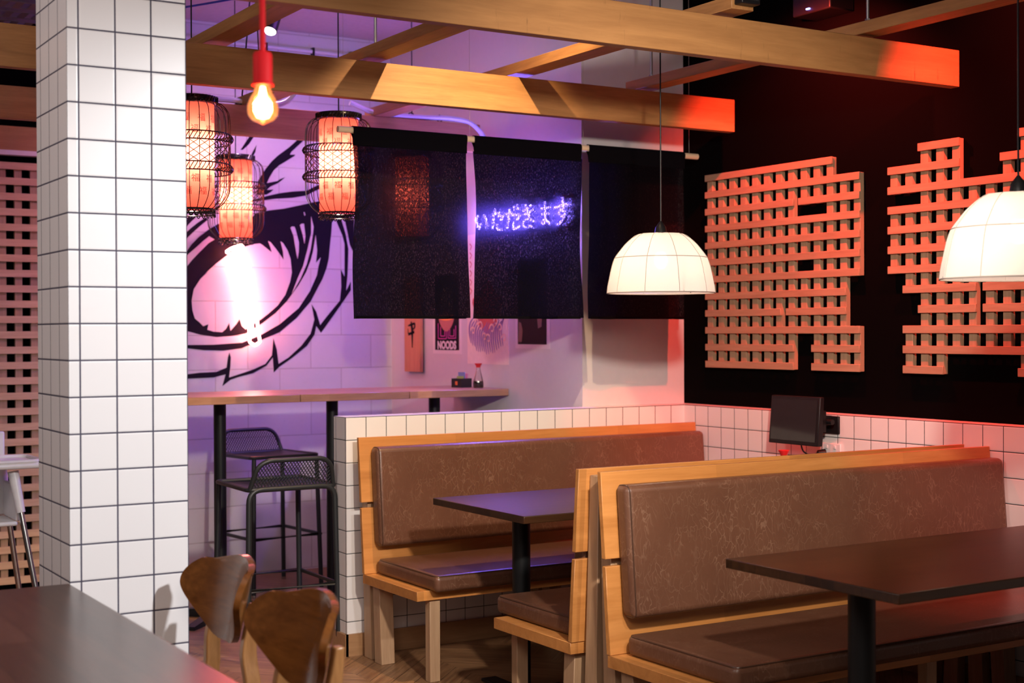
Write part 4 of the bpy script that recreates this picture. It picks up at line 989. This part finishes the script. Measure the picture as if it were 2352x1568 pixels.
for y in (4.630, 4.680):
    MB().box(4.498, 4.503, y - 0.007, y + 0.007, 0.898, 0.914).build('switch', white_plastic, ol, bevel=0.002)
    for dy in (-0.010, 0.010): MB().box(4.502, 4.5035, y + dy - 0.0015, y + dy + 0.0015, 0.868, 0.880).build('socket_slot', black_plastic, ol)
pg = mo
MB().cyl((4.496, 4.685, 0.878), (4.462, 4.700, 0.880), 0.019, 16, 0.010).build('plug', black_plastic, pg, bevel=0.003)
MB().tube(spline([(4.470, 4.700, 0.879), (4.445, 4.725, 0.868), (4.43, 4.755, 0.885), (4.425, 4.765, 0.925)], 6), 0.0035, 7).build('cord', black_plastic, pg, smooth=True)

# ================================================================== table things
def soy_bottle(label, x, y, z, s_=1.0):
    r = thing('soy_sauce_bottle', label, 'bottle', (x, y, z), 'glass soy sauce bottles with red caps')
    sc = lambda pr: [(a * s_, z + b * s_) for a, b in pr]
    MB().lathe(sc([(0.001, 0.001), (0.026, 0.001), (0.030, 0.006), (0.030, 0.030), (0.025, 0.055), (0.016, 0.090), (0.0125, 0.108), (0.0125, 0.118)]), x, y, 28).build('glass', clear_glass, r, smooth=True)
    MB().lathe(sc([(0.001, 0.003), (0.025, 0.003), (0.0285, 0.007), (0.0285, 0.030), (0.0272, 0.040), (0.001, 0.040)]), x, y, 28).build('sauce', soy_liquid, r, smooth=True)
    MB().lathe(sc([(0.001, 0.116), (0.0125, 0.116), (0.0135, 0.124), (0.0205, 0.136), (0.0205, 0.139), (0.001, 0.139)]), x, y, 24).build('cap', red_plastic, r, smooth=True)
    return r
soy_bottle('red-capped soy sauce bottle on the far booth table, seen over the near bench', 4.175, 4.60, 0.750, 1.16)
soy_bottle('soy sauce bottle with red cap standing on the high bar table', 3.885, 6.715, 1.1175, 0.97)
cb_ = thing('condiment_box', 'small black box of sachets on the high bar table beside the soy bottle', 'condiment box', (3.862, 6.86, 1.1175))
bx = MB()
def rot2(x, y, a, cx=3.862, cy=6.86): return (cx + x * math.cos(a) - y * math.sin(a), cy + x * math.sin(a) + y * math.cos(a))
def rbox(m, hx, hy, z0, z1, a, ox=0, oy=0):
    q = [rot2(ox + sx * hx, oy + sy * hy, a) for sx, sy in ((-1, -1), (1, -1), (1, 1), (-1, 1))]
    m.hexa([(*p, z0) for p in q] + [(*p, z1) for p in q])
A_ = 0.25; zz = 1.1175
rbox(bx, 0.040, 0.040, zz, zz + 0.004, A_)
rbox(bx, 0.040, 0.003, zz + 0.004, zz + 0.050, A_, 0, -0.037); rbox(bx, 0.040, 0.003, zz + 0.004, zz + 0.050, A_, 0, 0.037)
rbox(bx, 0.003, 0.034, zz + 0.004, zz + 0.050, A_, -0.037, 0); rbox(bx, 0.003, 0.034, zz + 0.004, zz + 0.050, A_, 0.037, 0)
bx.build('box', black_lacquer, cb_)
m = MB(); rbox(m, 0.0006, 0.009, zz + 0.014, zz + 0.034, A_, -0.0406, 0.0); m.build('orange_mark', plain('orange_print', (0.6, 0.12, 0.03), 0.5), cb_)
for nm, c, ox, h, tl in (('a', (0.25, 0.35, 0.08), -0.015, 0.062, 0.006), ('b', (0.14, 0.20, 0.45), 0.004, 0.084, -0.004), ('c', (0.60, 0.22, 0.34), 0.018, 0.076, 0.006)):
    m = MB(); q0 = [rot2(ox + sx * 0.002, sy * 0.026, A_) for sx, sy in ((-1, -1), (1, -1), (1, 1), (-1, 1))]; q1 = [rot2(ox + tl + sx * 0.002, sy * 0.026, A_) for sx, sy in ((-1, -1), (1, -1), (1, 1), (-1, 1))]
    m.hexa([(*p, zz + 0.005) for p in q0] + [(*p, zz + h) for p in q1]); m.build('sachet', plain('sachet_print_' + nm, c, 0.4), cb_)

# ================================================================== things on the poster wall (plane X = 3.979)
PX = 3.979
def sheet(root, nm, mat, y0, y1, z0, z1, off, th=0.001): return MB().box(PX - off - th, PX - off, y0, y1, z0, z1).build(nm, mat, root)
def flat(root, nm, mat, polys, off, th=0.0006):
    m = MB()
    for p in polys: m.prism(p, lambda y, z: (PX - off, y, z), lambda y, z: (PX - off - th, y, z))
    return m.build(nm, mat, root)
pq = thing('wood_plaque', 'hanging timber plaque with one black brushed character, left of the posters', 'plaque', (PX, 7.61, 1.185))
MB().box(PX - 0.032, PX - 0.012, 7.512, 7.718, 1.185, 1.76).build('board', plaque_wood, pq, bevel=0.002, seg=1)
MB().box(PX - 0.012, PX, 7.55, 7.68, 1.60, 1.70).build('wall_block', black_plastic, pq)
o_ = 0.0325
st_ = [([(7.625, 1.487), (7.622, 1.470), (7.612, 1.440), (7.612, 1.33)], [0.012, 0.022, 0.026, 0.010]), ([(7.665, 1.462), (7.630, 1.468), (7.580, 1.476)], [0.008, 0.014, 0.014]), ([(7.580, 1.478), (7.578, 1.455), (7.596, 1.440)], [0.016, 0.016, 0.010]),
       ([(7.668, 1.445), (7.664, 1.420), (7.655, 1.405)], [0.006, 0.010, 0.012]), ([(7.662, 1.410), (7.630, 1.416), (7.585, 1.424)], [0.016, 0.016, 0.016])]
flat(pq, 'brushed_character', ink_black, [band(a, b) for a, b in st_], o_)
# poster 1
p1 = thing('noodle_poster', 'white-bordered black poster of a noodle bowl lettered NOODS', 'poster', (PX, 7.23, 1.297), 'posters on the side wall')
sheet(p1, 'paper', paper_white, 7.062, 7.406, 1.297, 1.78, 0.0)
sheet(p1, 'black_field', ink_black, 7.093, 7.379, 1.319, 1.755, 0.001)
tv = text2d('NOODS', 0.080, 0.004)
xs = [v[0] for v in tv[0]]; ys = [v[1] for v in tv[0]]; xw = max(xs) - min(xs); yw = max(ys) - min(ys); xm = (max(xs) + min(xs)) / 2; ym = (max(ys) + min(ys)) / 2
m = MB(); put_text(m, tv, lambda x, y: (PX - 0.0026, 7.236 - (x - xm) * 0.225 / xw, 1.348 + (y - ym) * 0.050 / yw)); m.build('lettering', paper_white, p1, recalc=False)
mag = plain('poster_magenta', (0.55, 0.03, 0.30), 0.5)
fr = []
for (a, b, c, d) in ((7.34, 7.24, 1.385, 1.475), (7.31, 7.26, 1.40, 1.455), (7.22, 7.13, 1.388, 1.46), (7.20, 7.15, 1.40, 1.44)):
    fr.append(band([(a, c), (b, c)], 0.005)); fr.append(band([(a, c), (a, d)], 0.006)); fr.append(band([(b, c), (b, d)], 0.006))
flat(p1, 'maze_lines', mag, fr, 0.0022)
bowl = [(7.335 - 0.19 * i / 14, 1.505 - 0.078 * math.sin(math.pi * i / 14) ** 0.75) for i in range(15)]
flat(p1, 'bowl', plain('poster_bowl', (0.42, 0.12, 0.10), 0.5), [bowl], 0.0028)
flat(p1, 'bowl_rim', plain('poster_broth', (0.85, 0.30, 0.08), 0.5), [[(7.24 + 0.098 * math.cos(a), 1.512 + 0.022 * math.sin(a)) for a in [i * math.pi / 10 for i in range(20)]]], 0.0034)
flat(p1, 'noodles', plain('poster_noodle', (0.9, 0.75, 0.45), 0.5), [band([(7.30 - 0.03 * k, 1.52), (7.29 - 0.03 * k, 1.60), (7.27 - 0.02 * k, 1.68)], 0.008) for k in range(5)], 0.0040)
# poster 2 : generic swirling waves
p2 = thing('wave_poster', 'tall cream poster of red and purple swirling waves', 'poster', (PX, 6.77, 1.245), 'posters on the side wall')
sheet(p2, 'paper', plain('cream_paper', (0.80, 0.69, 0.62), 0.6), 6.547, 6.996, 1.245, 1.97, 0.0)
rw = random.Random(4)
flat(p2, 'red_wash', plain('poster_red', (0.50, 0.05, 0.06), 0.5), [[(6.775 + (0.150 + 0.02 * math.sin(5 * a)) * math.cos(a), 1.56 + (0.13 + 0.02 * math.cos(4 * a)) * math.sin(a)) for a in [i * math.pi / 18 for i in range(36)]]], 0.001)
wv = []
for k in range(17):
    t = k / 16; y = 6.955 - 0.35 * t; z = 1.335 + 0.05 * (2 * t - 1) ** 2
    pts_ = [(q.x, q.y) for q in spline([(y, z - 0.02 - 0.02 * rw.random(), 0), (y + 0.018, z + 0.035, 0), (y + 0.010, z + 0.085, 0), (y - 0.03, z + 0.115 + 0.03 * rw.random(), 0)], 5)]
    wv.append(band(pts_, [0.003 + 0.012 * math.sin(math.pi * i / (len(pts_) - 1)) for i in range(len(pts_))]))
flat(p2, 'purple_waves', plain('poster_purple', (0.20, 0.11, 0.34), 0.5), wv, 0.0018)
cw = []
for k in range(9):
    y = 6.93 - 0.042 * k; z = 1.43 + 0.05 * math.sin(k * 1.3); rr = 0.018 + 0.012 * rw.random()
    pts_ = [(y + rr * math.cos(a) * (1 - i_ / 22), z + rr * math.sin(a) * (1 - i_ / 22)) for i_, a in enumerate([i * 0.42 for i in range(14)])]
    cw.append(band(pts_, 0.009))
flat(p2, 'foam_curls', plain('poster_foam', (0.80, 0.55, 0.46), 0.5), cw, 0.0026)
flat(p2, 'brush_column', plain('poster_ink_red', (0.5, 0.06, 0.04), 0.5), [band([(6.965, 1.92 - 0.05 * k), (6.945, 1.905 - 0.05 * k), (6.96, 1.885 - 0.05 * k)], 0.007) for k in range(6)], 0.001)
# poster 3
p3 = thing('dark_poster', 'dark figure poster with a white border, nearest the pillar corner', 'poster', (PX, 6.31, 1.335), 'posters on the side wall')
sheet(p3, 'paper', paper_white, 6.137, 6.478, 1.335, 1.83, 0.0)
sheet(p3, 'black_field', ink_black, 6.170, 6.452, 1.357, 1.805, 0.001)
flat(p3, 'red_figure', plain('poster_dim_red', (0.035, 0.004, 0.004), 0.5), [[(6.445, 1.37), (6.41, 1.37), (6.40, 1.43), (6.415, 1.47), (6.44, 1.475)], [(6.415, 1.50), (6.385, 1.50), (6.38, 1.53), (6.41, 1.54)]], 0.0022)
flat(p3, 'blue_figure', plain('poster_dim_blue', (0.015, 0.012, 0.04), 0.5), [[(6.25, 1.44), (6.215, 1.45), (6.21, 1.53), (6.235, 1.56), (6.26, 1.50)]], 0.0022)
